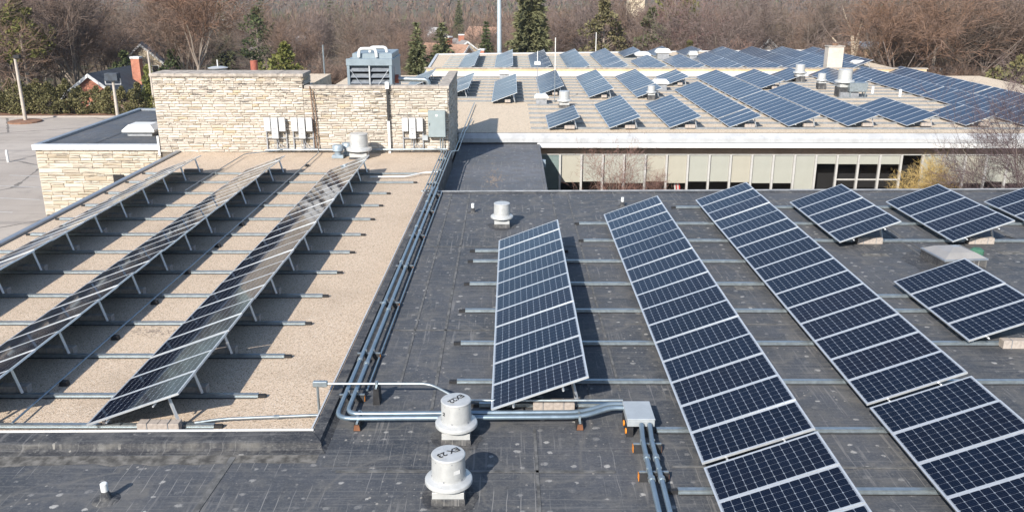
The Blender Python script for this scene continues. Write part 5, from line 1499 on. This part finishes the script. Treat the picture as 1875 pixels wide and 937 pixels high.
while len(put) < 296 and tries < 30000:
    tries += 1
    y = 90 + 270 * rz.random() ** 1.35
    x = rz.uniform(-.66, .66) * y
    if tries % 4 == 0: y = rz.uniform(91, 150); x = rz.uniform(-.64, -.34) * y
    if blocked(x, y): continue
    md = 4.0 + y * .016
    if any((x - a) ** 2 + (y - b) ** 2 < md * md for a, b in put): continue
    put.append((x, y))
wood = {}
put += [(55, 103), (59, 106.5), (63.5, 104.5), (68, 108), (61, 111.5), (72, 107), (57, 114), (51.5, 106)]
for (x, y) in put:
    u = x / y
    if u < -.36: h = rz.uniform(12.5, 17.5)
    elif u < -.10: h = rz.uniform(8.5, 13.0) if y < 150 else rz.uniform(11, 17)
    elif u < .02: h = rz.uniform(7, 10.5) if y < 190 else rz.uniform(10, 14)
    elif u < .2: h = rz.uniform(12, 17)
    else: h = rz.uniform(12, 16)
    i = rz.randrange(6)
    s = h / 15.0
    t = put_tree(BT[i], "", x, y, gz(y), s * rz.uniform(.95, 1.2), s, rz.uniform(0, 6.28), "bare trees of the woodland behind the school")
    zn = next(n for lim, n in ((-.50, "above the left end of the hedge"), (-.40, "above the brick house"), (-.27, "above the tall stone block"), (-.12, "behind the cooling unit"),
              (0, "around the houses by the flagpole"), (.2, "behind the left part of the hall"), (.4, "behind the right part of the hall"), (9, "beyond the classroom roof's right end")) if u < lim)
    rk = "front" if y < 125 else "middle" if y < 190 else "back"
    wood.setdefault((rk, zn), []).append((u, t))
def nth(i): return (ORD[i + 1] if i < 25 else str(i + 1) + "th") + " from the left"
for (rk, zn), L in wood.items():
    for i, (u, t) in enumerate(sorted(L, key=lambda q: q[0])):
        t["label"] = "bare tree %s in the %s rank %s" % (nth(i).replace(" the", ""), rk, zn)
# thicket right behind the buildings
th = bare_tree(301, 6, 1.0, 7, 1.1, 1.1, True, .03, 3)
scrub = {}
for i in range(46):
    x = -13.5 - i * .35 + rz.uniform(-1, 1) if i < 16 else (rz.uniform(44, 62) if i < 28 else rz.uniform(-12, 40))
    y = rz.uniform(84, 108) if i < 16 else (rz.uniform(97, 106) if i < 28 else rz.uniform(113.5, 118))
    if -4.5 < x < 0 and i >= 28: continue
    s = rz.uniform(.55, .95) if i < 28 else rz.uniform(.9, 1.35)
    zn = "left of the hall roof" if i < 16 else "right of the classroom roof" if i < 28 else "behind the hall roof"
    scrub.setdefault(zn, []).append((x / y, put_tree(th, "", x, y, gz(y), s, None, None, "bare scrub bushes behind the school roofs", name="bare_bush", cat="bush")))
for zn, L in scrub.items():
    for i, (u, t) in enumerate(sorted(L, key=lambda q: q[0])): t["label"] = "low bare bush %s in the scrub %s" % (nth(i).replace(" the", ""), zn)

# far woods: one mass nobody could count
fw = MB(); rf = random.Random(8)
V, F, MI = fw.v, fw.f, fw.mi
for k in range(7440):
    y = 335 + 1300 * rf.random() ** 1.6
    x = rf.uniform(-.72, .72) * y
    if k >= 7200:
        y = rf.uniform(92, 190); x = -y * rf.uniform(.70, 1.25)
    z = gz(y); h = rf.uniform(9, 16); R = h * rf.uniform(.32, .48)
    ev = rf.random() < .07
    for q in range(60 if y < 600 else 28 if y < 900 else 14):
        a = rf.uniform(0, 6.283); e = rf.uniform(-.35, 1.57)
        rr = R * rf.uniform(.1, 1)
        ox, oy, oz = x + cos(a) * cos(e) * rr * .8, y + sin(a) * cos(e) * rr * .8, z + h * .55 + sin(e) * h * .42 * rr / R
        L = h * rf.uniform(.07, .20); wd = L * rf.uniform(.05, .12) * (2.2 if y > 600 else 1)
        dx, dy, dz = cos(a) * cos(e) + rf.uniform(-.5, .5), sin(a) * cos(e) + rf.uniform(-.5, .5), sin(e) + rf.uniform(0, .6)
        b = len(V); px, py = -sin(a) * wd, cos(a) * wd
        V.append((ox - px, oy - py, oz)); V.append((ox + px, oy + py, oz)); V.append((ox + dx * L, oy + dy * L, oz + dz * L))
        F.append((b, b + 1, b + 2)); MI.append(1 if ev else 0)
fo = link("far_woodland", fw.mesh("far_woodland", [M['twig'], M['spruce']], fix=False))
tag(fo, "hazy mass of bare brown woodland rising to the horizon", "woodland")
fo["kind"] = "stuff"

# ------------------------------------------------------------------ thin spring haze
hz = MB().box(-1500, 1500, -80, 2200, -40, 60)
hm = bpy.data.materials.new("thin_air"); hm.use_nodes = True
ht = hm.node_tree; ht.nodes.remove(ht.nodes["Principled BSDF"])
pv = ht.nodes.new("ShaderNodeVolumePrincipled")
pv.inputs["Color"].default_value = (0.80, 0.86, 1.0, 1)
pv.inputs["Density"].default_value = 0.00013
pv.inputs["Anisotropy"].default_value = 0.1
ht.links.new(pv.outputs[0], ht.nodes["Material Output"].inputs["Volume"])
ho = link("haze", hz.mesh("haze", hm)); ho["kind"] = "stuff"
tag(ho, "thin pale haze hanging over the distant woods", "haze")
print("objects", len(bpy.data.objects), "tris", sum(len(o.data.polygons) for o in bpy.data.objects if o.type == 'MESH'))
